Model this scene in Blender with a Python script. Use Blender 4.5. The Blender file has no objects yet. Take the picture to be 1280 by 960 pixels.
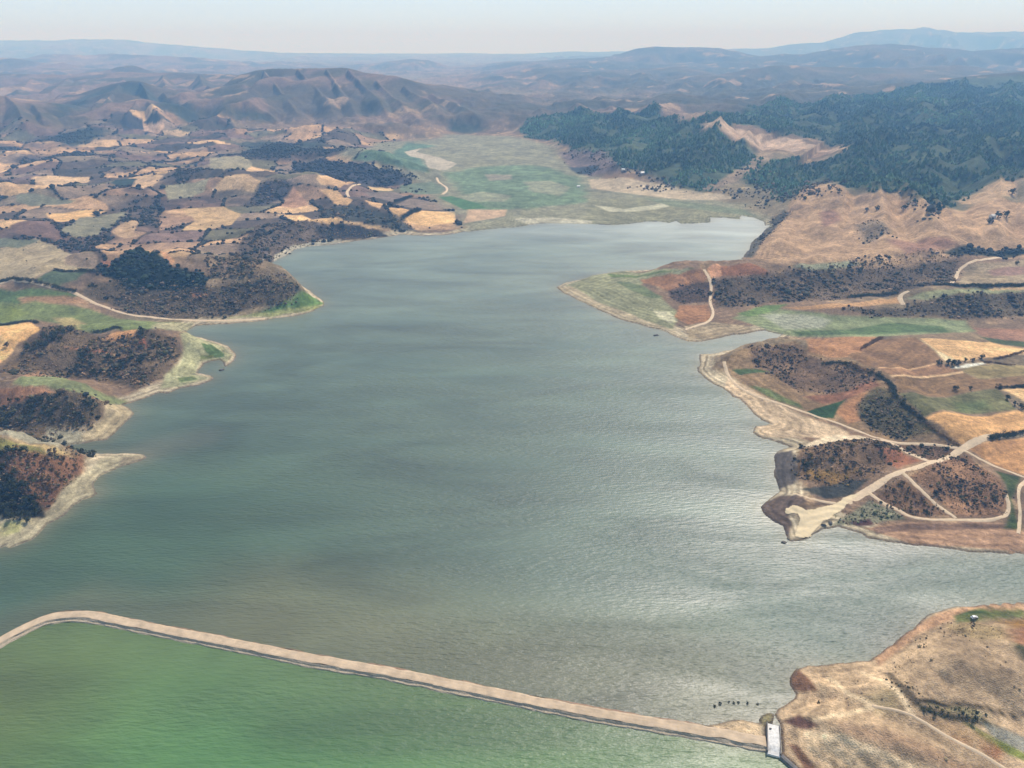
import bpy, math, random
import numpy as np

R = math.radians
rng = np.random.default_rng(7)
random.seed(7)
scene = bpy.context.scene
col = scene.collection

# ------------------------------------------------------------------ camera
CAM_H, PITCH, FPX = 250.0, R(26.0), 865.0
S_, C_ = math.sin(PITCH), math.cos(PITCH)

def lin(c):
    c = np.asarray(c, float) / 255.0
    return np.where(c <= 0.04045, c / 12.92, ((c + 0.055) / 1.055) ** 2.4)

def rays(px):
    p = np.atleast_2d(np.asarray(px, float))
    a = (p[:, 0] - 640) / FPX
    b = (480 - p[:, 1]) / FPX
    return np.stack([a, C_ + b * S_, -S_ + b * C_], 1)

def G(px, z=0.0):
    """photo pixel -> point on the level plane z"""
    d = rays(px)
    dz = np.minimum(d[:, 2], -0.012)
    t = (z - CAM_H) / dz
    return d[:, :2] * t[:, None]

# ------------------------------------------------------------------ noise
def _hash(ix, iy, seed):
    h = (ix.astype(np.int64) * 374761393 + iy.astype(np.int64) * 668265263 + seed * 1442695041) & 0xFFFFFFFF
    h = ((h ^ (h >> 13)) * 1274126177) & 0xFFFFFFFF
    h = h ^ (h >> 16)
    return (h & 0xFFFF).astype(np.float32) / 65535.0

def vnoise(x, y, seed=0):
    ix = np.floor(x); iy = np.floor(y)
    fx = (x - ix).astype(np.float32); fy = (y - iy).astype(np.float32)
    ix = ix.astype(np.int64); iy = iy.astype(np.int64)
    fx = fx * fx * fx * (fx * (fx * 6 - 15) + 10); fy = fy * fy * fy * (fy * (fy * 6 - 15) + 10)
    a = _hash(ix, iy, seed); b = _hash(ix + 1, iy, seed)
    c = _hash(ix, iy + 1, seed); d = _hash(ix + 1, iy + 1, seed)
    return (a + (b - a) * fx) * (1 - fy) + (c + (d - c) * fx) * fy

def fbm(x, y, scale, octv=4, seed=0, ridged=False):
    """-1..1 (ridged: 0..1)"""
    s = np.zeros_like(x, dtype=np.float32); amp = 1.0; tot = 0.0; f = 1.0 / scale
    ca, sa = 0.8, 0.6
    xx, yy = x * f, y * f
    for o in range(octv):
        n = vnoise(xx, yy, seed + o * 17) * 2 - 1
        if ridged: n = 1 - np.abs(n)
        s += amp * n; tot += amp; amp *= 0.5
        xx, yy = (ca * xx - sa * yy) * 2.03 + 11.3, (sa * xx + ca * yy) * 2.03 + 5.7
    return s / tot

def sstep(a, b, x):
    t = np.clip((x - a) / (b - a), 0, 1)
    return t * t * (3 - 2 * t)

# ------------------------------------------------------------------ polygons
def seg_dist(x, y, P, closed=False):
    """distance to a polyline, and the parameter index along it"""
    n = len(P)
    best = np.full(x.shape, 1e18, np.float64); par = np.zeros(x.shape, np.float64)
    for i in range(n if closed else n - 1):
        ax, ay = P[i]; bx, by = P[(i + 1) % n]
        dx, dy = bx - ax, by - ay
        L = dx * dx + dy * dy + 1e-9
        t = np.clip(((x - ax) * dx + (y - ay) * dy) / L, 0, 1)
        d = (x - ax - t * dx) ** 2 + (y - ay - t * dy) ** 2
        m = d < best
        best = np.where(m, d, best); par = np.where(m, i + t, par)
    return np.sqrt(best), par

def inside(x, y, P):
    r = np.zeros(x.shape, bool); n = len(P)
    for i in range(n):
        ax, ay = P[i]; bx, by = P[(i + 1) % n]
        if ay == by: continue
        c = ((ay > y) != (by > y)) & (x < (bx - ax) * (y - ay) / (by - ay) + ax)
        r ^= c
    return r

# ------------------------------------------------------------------ shorelines, traced on the water plane
SHORE_A = [(-700,850),(-300,760),(-60,700),(0,686),(20,683),(42,674),(56,661),(61,655),(74,649),(83,644),(95,632),(104,626),(117,623),(126,616),(121,610),
 (119,604),(127,595),(137,590),(154,582),(173,577),(184,572),(181,568),(167,566),(146,567),(125,566),(107,566),(92,567),(81,562),(74,560),
 (75,557),(83,555),(102,554),(117,552),(133,550),(142,542),(150,534),(159,525),(166,517),(162,511),(155,506),(165,503),(180,497),(199,490),
 (209,491),(224,485),(245,482),(262,477),(268,473),(264,470),(254,468),(245,467),(249,460),(254,454),(266,451),(275,449),(280,452),(282,458),
 (286,456),(293,451),(295,445),(292,438),(282,432),(266,427),(251,422),(236,420),(226,417),(237,412),(245,407),(262,406),(282,405),(312,403),
 (331,401),(342,398),(365,396),(387,390),(402,384),(407,382),(404,377),(395,370),(380,358),(362,348),(342,340),(322,336),(331,332),(344,326),
 (359,319),(369,312),(387,308),(419,305),(437,302),(466,299),(490,295),(503,293),(531,295),(559,293),(578,290),(597,288),(616,286),(645,284),
 (662,281),(675,279),(697,279),(739,280),(765,281),(787,280),(806,277),(825,277),(837,279),(845,276),(850,280),(888,278),(888,272),(905,272),
 (924,274),(927,269),(942,272),(954,277),(956,282),(963,281),(954,291),(944,299),(938,308),(931,319),(926,323),(935,326),(950,330),(963,331),
 (940,333),(916,334),(881,335),(858,337),(839,337),(807,338),(770,340),(755,342),(740,345),(725,350),(708,353),(695,359),(702,365),(717,372),
 (732,380),(751,389),(770,398),(792,404),(811,410),(826,412),(839,418),(849,423),(860,427),(877,427),(890,424),(914,419),(935,418),(946,415),
 (956,413),(980,418),(965,425),(941,429),(926,434),(907,438),(892,442),(875,443),(874,456),(869,459),(871,465),(882,473),(894,481),(905,485),
 (916,495),(927,499),(935,507),(942,517),(954,525),(965,530),(954,532),(944,533),(941,541),(954,548),(963,549),(974,553),(989,559),(972,565),
 (966,572),(966,590),(972,613),(960,623),(947,633),(960,650),(977,658),(982,670),(987,677),(1000,677),(1013,673),(1027,663),(1047,658),(1060,663),
 (1077,667),(1083,673),(1110,678),(1143,682),(1193,687),(1243,691),(1280,692),(1500,705),(2200,720)]
SHORE_B = [(2200,770),(1500,757),(1280,757),(1255,756),(1220,758),(1197,761),(1175,766),(1152,774),(1136,787),(1120,800),(1101,816),(1087,826),(1074,828),
 (1057,829),(1030,829),(1009,831),(995,836),(985,847),(986,856),(994,868),(992,873),(980,880),(971,887),(967,893),(975,905),(977,925),(978,944),(1000,963),(1060,1010),(1200,1130),(1350,1300)]
SHORE_C = [(884,908),(897,906),(909,902),(926,899),(942,902),(949,904),(947,899),(951,893),(963,891),(968,893),(966,905),(958,908),(956,936),(940,932),(884,919)]
FAR = 60000.0
polyA = np.vstack([G(SHORE_A), [[FAR, 300], [FAR, FAR], [-FAR, FAR], [-FAR, 260]]])
polyB = np.vstack([G(SHORE_B), [[900, 60], [FAR, -200], [FAR, 215]]])
polyC = G(SHORE_C)

def shore_d(x, y):
    """signed distance to the water's edge, land positive"""
    out = np.full(x.shape, -1e9)
    for P in (polyA, polyB, polyC):
        lo, hi = P.min(0) - 400, P.max(0) + 400
        m = (x > lo[0]) & (x < hi[0]) & (y > lo[1]) & (y < hi[1])
        far_m = m & (np.hypot(x, y) > 3600)
        if P is polyA: out[far_m] = 2500
        m &= ~far_m
        idx = np.nonzero(m)
        xs, ys = x[idx], y[idx]
        res = np.empty(xs.shape)
        for k in range(0, len(xs), 200000):
            a, b = xs[k:k + 200000], ys[k:k + 200000]
            d, _ = seg_dist(a, b, P, closed=True)
            res[k:k + 200000] = np.where(inside(a, b, P), d, -d)
        out[idx] = np.maximum(out[idx], res)
    return np.clip(out, -400, 2500)

# ------------------------------------------------------------------ relief
# low hills: (crest pixels on the ground plane, height, half width, flat share)
HILLS = [
 ([(-160,610),(-60,606),(0,602),(30,600)], 25, 42),
 ([(30,598),(85,588)], 7, 24),
 ([(-150,505),(-20,505),(60,508),(115,518)], 15, 33),
 ([(-100,455),(40,446),(120,438),(200,442)], 17, 48),
 ([(60,372),(140,352),(220,350),(300,358),(362,366)], 25, 72),
 ([(330,300),(420,288),(475,288)], 13, 42),
 ([(250,330),(320,312)], 10, 50),
 ([(365,208),(440,212),(505,222)], 24, 75),
 ([(440,262),(500,276)], 10, 40),
 ([(0,255),(80,262),(170,262)], 12, 60),
 ([(250,240),(330,246),(400,248)], 22, 90),
 ([(0,300),(60,310)], 10, 60),
 ([(860,352),(930,352),(1030,346),(1110,338),(1180,332)], 17, 46),
 ([(1150,382),(1220,376),(1320,372)], 11, 42),
 ([(1040,392),(1100,388)], 5, 30),
 ([(928,446),(985,446),(1050,462),(1095,484)], 11, 34),
 ([(1100,500),(1135,522),(1170,545)], 10, 30),
 ([(1020,580),(1085,572)], 6, 20),
 ([(1110,455),(1150,440)], 6, 60),
 ([(1000,262),(965,312)], 9, 34), ([(1042,250),(1020,300)], 9, 36), ([(1095,250),(1085,305)], 9, 36), ([(1140,270),(1150,312)], 8, 40), ([(1200,270),(1215,308)], 8, 40), ([(1262,262),(1270,300)], 8, 36),
 ([(990,632),(1000,650),(1000,664)], 2.5, 12),
 ([(1130,612),(1180,600),(1235,618)], 5, 24),
 ([(1120,850),(1200,835),(1330,850)], 8, 38),
 ([(1000,850),(1040,850)], 4, 14),
 ([(990,905),(1060,920),(1150,960)], 5, 16),
]
# mountains: (crest pixels as seen, forward distance left..right, width near side, width far side)
RIDGES = [
 ([(-200,112),(-60,116),(0,121),(20,129),(40,135),(60,147),(75,164)], 2350, 2250, 420, 500),
 ([(62,139),(84,129),(112,116),(140,106),(165,102),(178,104),(197,113),(216,122),(240,130),(266,146),(294,161)], 2950, 2800, 420, 500),
 ([(94,146),(112,128),(137,117),(161,119),(180,127),(197,138)], 2650, 2650, 250, 300),
 ([(131,153),(150,136),(169,127),(180,126),(195,136),(225,145),(262,160)], 2450, 2350, 420, 260),
 ([(-250,100),(0,95),(71,95),(97,96),(122,94),(150,92),(187,92),(240,93),(284,94)], 4200, 4000, 1100, 900),
 ([(137,88),(159,83),(169,84),(197,93)], 4700, 4700, 500, 600),
 ([(-200,76),(0,75),(19,75),(37,78),(56,84),(79,79),(94,87)], 6200, 6000, 1500, 1500),
 ([(284,110),(299,95),(320,90),(335,87),(369,87),(399,87),(428,86),(456,93),(494,97),(512,103),(531,110),(559,122),(587,130),(606,140)], 3150, 2750, 760, 900),
 ([(-200,74),(28,73),(56,69),(79,70),(105,73),(140,71),(169,71),(240,73),(256,78)], 8200, 8000, 1800, 1500),
 ([(-400,48),(-100,51),(0,51),(80,51),(94,50),(165,51),(178,53),(240,58),(269,60),(305,63),(369,66),(440,68)], 15500, 15000, 4000, 2500),
 ([(440,68),(512,67),(640,67.5),(675,67),(769,65),(900,66)], 17000, 17000, 5000, 2500),
 ([(456,82),(475,79),(494,76),(516,74),(535,75),(550,82),(563,88)], 8200, 8200, 900, 900),
 ([(580,96),(600,93),(628,88),(656,82),(694,79),(731,77),(769,73),(797,64),(821,62),(840,62),(875,61),(897,62),(916,65),(941,71)], 7200, 7600, 2200, 2500),
 ([(590,116),(600,110),(624,103),(656,99),(690,92),(712,88),(742,90),(800,90),(850,84)], 4900, 5400, 1300, 1500),
 ([(920,62),(959,60),(987,56),(1029,55),(1040,51),(1068,43),(1106,40),(1145,38),(1154,36),(1171,38),(1199,40),(1237,41),(1280,41),(1500,36)], 13500, 13000, 4000, 2500),
 ([(941,72),(969,69),(1006,67),(1025,64),(1040,61),(1068,57),(1096,56),(1137,56),(1152,59),(1190,63),(1212,66),(1280,63),(1500,60)], 6800, 6400, 1900, 2000),
 ([(700,124),(760,118),(800,114),(837,108),(862,103),(888,102),(905,95),(935,88),(969,84),(1040,87),(1096,88),(1134,89),(1200,86)], 4300, 4700, 1300, 1200),
 ([(884,143),(931,134),(969,130),(987,122),(1010,118),(1040,118),(1096,117),(1115,106),(1145,104),(1171,105),(1190,99),(1220,96),(1280,90),(1500,80)], 2900, 3200, 1000, 900),
 ([(640,158),(656,152),(694,139),(720,134),(769,138),(806,134),(821,128)], 2750, 2700, 700, 600),
 ([(800,172),(840,160),(877,154),(888,149),(901,149),(920,159),(939,166),(969,170),(995,172),(1006,179),(1040,181),(1059,186)], 2050, 1750, 560, 400),
 ([(989,243),(999,240),(1019,231),(1060,236),(1095,238),(1124,236),(1150,246),(1167,258)], 1160, 1140, 290, 230),
 ([(1200,248),(1230,235),(1246,227),(1267,226),(1330,226)], 1260, 1240, 260, 220),
 ([(1120,176),(1180,160),(1240,147),(1400,138)], 2250, 2150, 330, 300),
 ([(1000,200),(1060,187),(1120,181),(1180,190)], 1750, 1650, 260, 260),
 ([(1180,214),(1220,196),(1280,180),(1380,170)], 1520, 1450, 190, 230),
 ([(930,152),(990,143),(1050,141),(1110,135),(1160,131)], 2620, 2450, 300, 330),
 ([(700,166),(740,158),(790,157),(832,168)], 2250, 2150, 260, 250),
 ([(765,190),(805,180),(850,176),(884,184)], 1850, 1720, 230, 230),
 ([(1060,232),(1110,214),(1150,206),(1190,216)], 1420, 1400, 140, 200),
]

# spurs running down from the crests: (top pixel, foot pixel, forward distance top..foot, width)
for a_, b_, r0_, r1_, w_ in [((330,92),(372,150),2950,2420,120), ((372,90),(418,152),2950,2400,120), ((408,90),(452,160),2920,2330,120), ((436,92),(492,163),2880,2300,125),
  ((470,104),(526,165),2800,2280,120), ((505,112),(560,163),2750,2300,120), ((540,124),(598,160),2700,2340,110), ((300,108),(322,148),2900,2480,110), ((260,112),(290,140),3000,2600,120),
  ((40,99),(22,120),3900,3350,170), ((84,99),(66,124),3850,3250,170), ((118,98),(104,116),3850,3400,160), ((152,97),(150,106),3900,3500,160), ((205,98),(212,118),3750,3100,150), ((250,98),(266,128),3600,2900,150),
  ((8,124),(30,156),2320,2050,90), ((40,137),(56,160),2300,2100,80), ((150,108),(128,140),2820,2560,90), ((176,106),(190,134),2820,2560,90), ((205,120),(228,150),2750,2450,90), ((140,120),(118,150),2620,2400,70), ((172,130),(160,156),2380,2180,70), ((186,132),(204,156),2370,2180,70),
  ((640,104),(622,122),4600,3900,200), ((690,98),(668,124),4700,3800,200), ((735,96),(716,122),4800,3800,200), ((800,96),(786,118),4700,3900,200), ((860,106),(846,126),4100,3500,170), ((900,104),(912,122),4000,3500,170), ((1000,92),(985,112),4300,3600,180), ((1070,94),(1076,112),4300,3500,180), ((1130,94),(1112,104),4400,3800,170),
  ((676,150),(690,176),2500,2150,110), ((720,140),(752,192),2550,1900,120), ((765,142),(800,206),2500,1700,120), ((812,140),(838,222),2450,1500,110),
  ((900,152),(868,228),1730,1420,100), ((935,172),(912,215),1700,1500,80), ((1100,122),(1078,178),2850,1800,130), ((1150,108),(1150,196),2950,1600,130), ((1205,102),(1206,200),2950,1560,130),
  ((1262,106),(1268,186),2700,1600,140), ((1045,122),(1015,160),2850,2150,140), ((985,126),(960,152),2850,2250,140), ((1085,186),(1072,226),1650,1290,80), ((1180,186),(1150,230),1640,1280,90), ((1236,184),(1215,228),1500,1290,70),
  ((1019,233),(988,300),1145,930,62), ((1058,238),(1040,306),1140,905,60), ((1096,241),(1104,306),1140,905,60), ((1126,238),(1166,308),1140,900,62), ((1150,250),(1205,306),1120,905,60), ((1246,229),(1240,306),1230,905,70), ((1276,228),(1290,306),1230,905,70)]:
    m_ = ((a_[0] + b_[0]) / 2 + 4 * math.sin(a_[0]), (a_[1] * .55 + b_[1] * .45))
    RIDGES.append(([a_, m_, b_], r0_, r1_, w_, w_))

def ridge_world(spec):
    pts, r0, r1, wn, wf = spec
    d = rays(pts)
    f = np.linspace(0, 1, len(pts))
    yy = r0 + (r1 - r0) * f
    t = yy / d[:, 1]
    P = d * t[:, None]
    P[:, 2] += CAM_H
    if wn == wf and wn <= 150: P[:, 2] += 0.09 * wn      # spurs stand a little proud of the slope
    return P, wn, wf

RW = [ridge_world(s) for s in RIDGES]
HW = [(G(p), h * 1.2, w) for p, h, w in HILLS]

DELTA = [(425,196),(470,178),(540,175),(560,168),(640,170),(690,180),(705,200),(740,218),(765,236),(800,232),(880,246),(930,256),(970,280),
 (880,290),(640,296),(580,300),(575,268),(545,250),(520,225),(480,207)]
VALLEYS = [DELTA, [(920,395),(945,385),(1000,388),(1100,396),(1209,401),(1290,400),(1290,425),(1209,416),(1090,420),(1000,421),(960,414)],
 [(-100,362),(0,362),(100,368),(150,396),(240,402),(228,416),(150,414),(95,412),(45,399),(0,408),(-100,410)]]
VW = [G(p) for p in VALLEYS]

def relief(x, y):
    d0 = shore_d(x, y)
    r = np.hypot(x, y)
    wig = fbm(x, y, 26, 4, 3) * 2.6 * sstep(140, 500, r + 100) + fbm(x, y, 6, 2, 5) * 0.7
    d = d0 + wig * (np.abs(d0) < 60)
    # bank: a small wet step, a stepped draw-down beach, then land
    dl = np.maximum(d, 0)
    step = 0.8 * (1 - np.exp(-dl / 0.9))
    beach = 0.045 * np.minimum(dl, 45) + 0.02 * np.clip(dl - 45, 0, 400)
    terr = 0.22 * np.sin(dl * 1.15 + 2.2 * fbm(x, y, 40, 2, 8)) * sstep(2, 6, dl) * (1 - sstep(20, 40, dl))
    z = step + beach + terr
    flat = np.zeros_like(x)
    for P in VW:
        lo, hi = P.min(0) - 150, P.max(0) + 150
        m = np.nonzero((x > lo[0]) & (x < hi[0]) & (y > lo[1]) & (y < hi[1]))
        if len(m[0]) == 0: continue
        dd, _ = seg_dist(x[m], y[m], P, True)
        sd = np.where(inside(x[m], y[m], P), dd, -dd)
        flat[m] = np.maximum(flat[m], sstep(-60, 30, sd))
    hillmask = sstep(3, 38, d) * (1 - 0.92 * flat)
    z = np.where(flat > 0, z * (1 - flat) + flat * np.minimum(z, 1.2 + 0.006 * dl), z)
    rough = fbm(x, y, 120, 5, 21)
    z += hillmask * (sstep(60, 400, d) * (9 + np.where(x > 150, 20, 15) * sstep(1100, 2200, r)) * (0.5 + rough) + 1.6 * fbm(x, y, 30, 4, 31))
    h_hill = np.zeros_like(x)
    for P, h, w in HW:
        lo, hi = P.min(0) - 2.2 * w, P.max(0) + 2.2 * w
        m = np.nonzero((x > lo[0]) & (x < hi[0]) & (y > lo[1]) & (y < hi[1]))
        if len(m[0]) == 0: continue
        dd, _ = seg_dist(x[m], y[m], P)
        dd = dd * (1 + 0.30 * fbm(x[m], y[m], w * 0.9, 3, 41))
        h_hill[m] = np.maximum(h_hill[m], h * np.exp(-(dd / w) ** 2 * 1.4) * (1 + 0.22 * fbm(x[m], y[m], w * 0.45, 4, 43)))
    z += h_hill * sstep(1.5, 26, d)
    nearb = sstep(420, 330, r) * sstep(0.5, 5, d)
    z += nearb * (1.3 * fbm(x, y, 16, 4, 45) - 1.5 * sstep(.78, .95, fbm(x, y, 38, 3, 47, ridged=True)))
    # mountains
    zm = np.zeros_like(x)
    far = np.nonzero(r > 900)
    xf, yf = x[far], y[far]
    zf = np.zeros_like(xf)
    gul = fbm(xf, yf, 330, 5, 51, ridged=True)
    gul2 = fbm(xf, yf, 900, 4, 57)
    und = fbm(xf, yf, 240, 4, 61)
    for P, wn, wf in RW:
        lo, hi = P[:, :2].min(0) - 1.5 * max(wn, wf), P[:, :2].max(0) + 1.5 * max(wn, wf)
        k = np.nonzero((xf > lo[0]) & (xf < hi[0]) & (yf > lo[1]) & (yf < hi[1]))[0]
        if len(k) == 0: continue
        dd, par = seg_dist(xf[k], yf[k], P[:, :2])
        i = np.clip(np.floor(par).astype(int), 0, len(P) - 2); t = par - i
        zc = P[i, 2] * (1 - t) + P[i + 1, 2] * t
        yc = P[i, 1] * (1 - t) + P[i + 1, 1] * t
        L = np.concatenate([[0], np.cumsum(np.hypot(*np.diff(P[:, :2], axis=0).T))])
        al = L[i] * (1 - t) + L[i + 1] * t
        sc = 0.28 * wn + 40
        spur = fbm(al + 0.35 * sc * gul2[k], 0.16 * dd + 77 * len(P), sc, 3, 81, ridged=True)
        w = wf + (wn - wf) * sstep(-0.7, 0.7, (yc - yf[k]) / (dd + 1.0))
        s = dd / w
        amp = sstep(0.0, 0.3, s)
        s2 = s * (1 + amp * ((0.7 if wn > 500 else 0.3) * (0.62 - gul[k]) + (1.4 if wn > 500 else 0.3) * (0.62 - spur) + 0.25 * gul2[k]))
        s2 = np.maximum(s2, np.maximum(0.5 * s, s - 0.3))
        prof = np.clip(1 - s2, 0, 1)
        prof = prof ** (1.15 if wn > 400 else 1.2)
        zz = np.maximum(zc, 0) * prof
        zz *= (1 + amp * 0.10 * und[k]) * (1 - (0.6 if wn > 500 else 0.1) * amp * sstep(0.72, 0.35, spur) * sstep(1.0, 0.6, s))
        zf[k] = np.maximum(zf[k], zz)
    zm[far] = zf
    mm = sstep(20, 220, d)
    z = z * (1 - 0.8 * sstep(40, 110, zm * mm)) + zm * mm * (1 - 0.9 * flat)
    # distant plains roll gently
    z += sstep(3000, 7000, r) * 34 * (fbm(x, y, 1100, 5, 71) + 0.25)
    under = -0.10 * np.maximum(-d, 0) - 0.25
    return np.where(d > 0, z, np.maximum(under, -6)), d, flat

# ------------------------------------------------------------------ the sheet of ground, finer near the camera
rr = [95.0]
while rr[-1] < 20000:
    q = rr[-1]
    k = 0.0030 if q < 700 else (0.0036 if q < 1500 else (0.0046 if q < 4500 else 0.008))
    rr.append(q * (1 + k))
rr = np.array(rr)
az = np.concatenate([np.linspace(-72, -42, 40, endpoint=False), np.linspace(-42, 42, 1180), np.linspace(42, 72, 41)[1:]])
az = np.radians(az)
NR, NA = len(rr), len(az)
X = rr[:, None] * np.sin(az)[None, :]
Y = rr[:, None] * np.cos(az)[None, :]
Z, D, FLAT = relief(X, Y)
Z = Z.astype(np.float64)

_ri = np.arange(NR); _ai = np.arange(NA)
def samp(F, x, y):
    r = np.hypot(x, y); a = np.arctan2(x, y)
    i = np.interp(r, rr, _ri); j = np.interp(a, az, _ai)
    i0 = np.clip(np.floor(i).astype(int), 0, NR - 2); j0 = np.clip(np.floor(j).astype(int), 0, NA - 2)
    fi, fj = i - i0, j - j0
    return (F[i0, j0] * (1 - fi) + F[i0 + 1, j0] * fi) * (1 - fj) + (F[i0, j0 + 1] * (1 - fi) + F[i0 + 1, j0 + 1] * fi) * fj

_steps = 100 * 1.004 ** np.arange(1330)
def P3(px):
    """photo pixel -> where its line of sight meets the ground"""
    d = rays(px)
    hx = np.hypot(d[:, 0], d[:, 1])
    u = d / hx[:, None]
    T = _steps[None, :]
    x, y, zr = u[:, 0:1] * T, u[:, 1:2] * T, CAM_H + u[:, 2:3] * T
    zt = np.maximum(samp(Z, x, y), 0)
    hit = zr <= zt
    k = np.where(hit.any(1), hit.argmax(1), len(_steps) - 1)
    k = np.clip(k, 1, None)
    n = np.arange(len(k))
    g1 = (zr - zt)[n, k]; g0 = (zr - zt)[n, k - 1]
    f = np.clip(g0 / (g0 - g1 + 1e-9), 0, 1)
    t = _steps[k - 1] + (_steps[k] - _steps[k - 1]) * f
    return np.stack([u[:, 0] * t, u[:, 1] * t, np.maximum(samp(Z, u[:, 0] * t, u[:, 1] * t), 0)], 1)

def W(px):
    return P3(px)[:, :2]

# ------------------------------------------------------------------ land cover
N1 = fbm(X, Y, 55, 5, 101); N2 = fbm(X, Y, 14, 4, 103); N3 = fbm(X, Y, 260, 4, 107); N4 = fbm(X, Y, 5, 3, 109)
RAD = np.hypot(X, Y)
CV = np.empty((NR, NA, 3))

def mix(mask, c, noise=0.0):
    """blend colour c over the cover with a 0..1 mask"""
    c = lin(c)
    v = c[None, None, :] * (1 + noise * (0.6 * N2 + 0.6 * N1 + 0.4 * N4))[..., None]
    CV[:] = CV * (1 - mask[..., None]) + v * mask[..., None]

CV[:] = lin((138, 112, 90))
mix(sstep(0.0, 0.5, N1), (112, 92, 76)); mix(sstep(0.1, 0.6, N2), (160, 132, 102)); mix(0.6 * sstep(0.0, 0.5, N3), (128, 118, 90))
# mountains: dry mauve scrub, darker growth plus painted-in shade in the hollows, pale clearings
mtn = sstep(1700, 2500, RAD) * sstep(18, 60, Z)
mix(mtn, (128, 104, 92))
mix(mtn * sstep(-200, 500, X - 0.02 * Y) * sstep(2300, 2700, RAD) * (0.65 + 0.5 * N3), (76, 78, 64))
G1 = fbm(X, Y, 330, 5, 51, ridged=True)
mix(mtn * sstep(0.0, 0.4, fbm(X, Y, 210, 5, 111)) * 0.85, (88, 82, 64))
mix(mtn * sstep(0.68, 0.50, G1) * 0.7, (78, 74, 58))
mix(mtn * sstep(0.36, 0.5, fbm(X, Y, 120, 4, 113)) * .8, (160, 132, 106))

WX = X + 9 * fbm(X, Y, 34, 3, 121) ; WY = Y + 9 * fbm(X, Y, 34, 3, 125)
def poly_mask(px, feather=1.5, warp=0.0, world=None):
    P = W(px) if world is None else world
    lo, hi = P.min(0) - 12 * warp - feather - 5, P.max(0) + 12 * warp + feather + 5
    m = (X > lo[0]) & (X < hi[0]) & (Y > lo[1]) & (Y < hi[1])
    out = np.zeros((NR, NA))
    idx = np.nonzero(m)
    if len(idx[0]) == 0: return out
    x = X[idx] + warp * (WX[idx] - X[idx]); y = Y[idx] + warp * (WY[idx] - Y[idx])
    d, _ = seg_dist(x, y, P, True)
    sd = np.where(inside(x, y, P), d, -d)
    out[idx] = sstep(-feather, feather, sd)
    return out

LAND = D > 0
# patchwork fields (left bank, and small ones on the right)
def cells(x, y, sx, sy, ang, seed):
    ca, sa = math.cos(ang), math.sin(ang)
    u = (ca * x + sa * y) / sx; v = (-sa * x + ca * y) / sy
    iu, iv = np.floor(u).astype(np.int64), np.floor(v).astype(np.int64)
    f1 = np.full(u.shape, 9.0); f2 = np.full(u.shape, 9.0); idv = np.zeros(u.shape)
    for a in (-1, 0, 1):
        for b in (-1, 0, 1):
            cx = iu + a + 0.15 + 0.7 * _hash(iu + a, iv + b, seed); cy = iv + b + 0.15 + 0.7 * _hash(iu + a, iv + b, seed + 1)
            dd = np.hypot(u - cx, v - cy)
            m = dd < f1
            f2 = np.where(m, f1, np.minimum(f2, dd)); f1 = np.where(m, dd, f1)
            idv = np.where(m, _hash(iu + a, iv + b, seed + 2), idv)
    return f2 - f1, idv

FARM = [(-120,170),(0,152),(40,156),(90,160),(130,146),(220,142),(300,152),(420,160),(500,170),(450,195),(480,207),(520,225),(545,250),(575,268),(578,285),
 (500,290),(470,292),(420,300),(340,322),(320,335),(300,325),(230,318),(120,345),(60,356),(-120,356)]
farm = np.maximum(poly_mask(FARM, 25, 1.0), poly_mask(None, 15, 1.0, world=np.array([[500,380],[560,520],[640,640],[760,760],[900,900],[1700,1500],[1700,430],[800,330],[600,330]], float)))
sel = np.nonzero(farm > 0.01)
FIELD_EDGE = np.full((NR, NA), 9.0)
if len(sel[0]):
    xs, ys = X[sel] + 0.45 * (WX[sel] - X[sel]), Y[sel] + 0.45 * (WY[sel] - Y[sel])
    e1, i1 = cells(xs, ys, 92, 54, 0.25, 201)
    pal = np.array([(180,144,108),(132,114,94),(122,98,88),(150,120,96),(112,104,82),(192,156,114),(124,100,92),(96,82,74),(140,118,100),(84,74,66)])
    c = lin(pal)[(i1 * 9.99).astype(int)]
    c = c * (1 + 0.18 * N2[sel] + 0.12 * N1[sel])[:, None]
    m = farm[sel][:, None]
    CV[sel] = CV[sel] * (1 - m) + c * m
    hedge = (sstep(0.08, 0.03, e1) * sstep(-0.5, -0.1, N1[sel]) * farm[sel])[:, None]
    CV[sel] = CV[sel] * (1 - 0.8 * hedge) + lin((70, 62, 56)) * 0.8 * hedge
    FIELD_EDGE[sel] = e1
    sc_ = (sstep(0.2, 0.4, fbm(xs, ys, 150, 4, 207)) * farm[sel])[:, None]
    CV[sel] = CV[sel] * (1 - 0.75 * sc_) + lin((82, 70, 66)) * 0.75 * sc_

# ---- beaches left bare by the low water
bw = 13 + 9 * N1 + 4 * N2
beach = LAND * (1 - sstep(bw * 0.7, bw * 1.3, D)) * (RAD < 1400)
mix(beach, (172, 154, 130), 0.15)
ring = 0.5 + 0.5 * np.sin(D * 1.5 + 3.0 * N1 + 1.2 * N2)
mix(beach * sstep(0.55, 0.95, ring) * 0.45 * sstep(1, 4, D), (126, 112, 92))
mix(beach * sstep(0.35, 0.05, ring) * 0.5 * sstep(2, 5, D), (200, 184, 160))

F_ = []   # (polygon, colour, feather m, warp, opacity, noise)
def fld(c, *pts, f=1.2, w=0.08, o=1.0, n=0.10, r=None): F_.append((pts, c, f, w, o, n, r))
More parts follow.
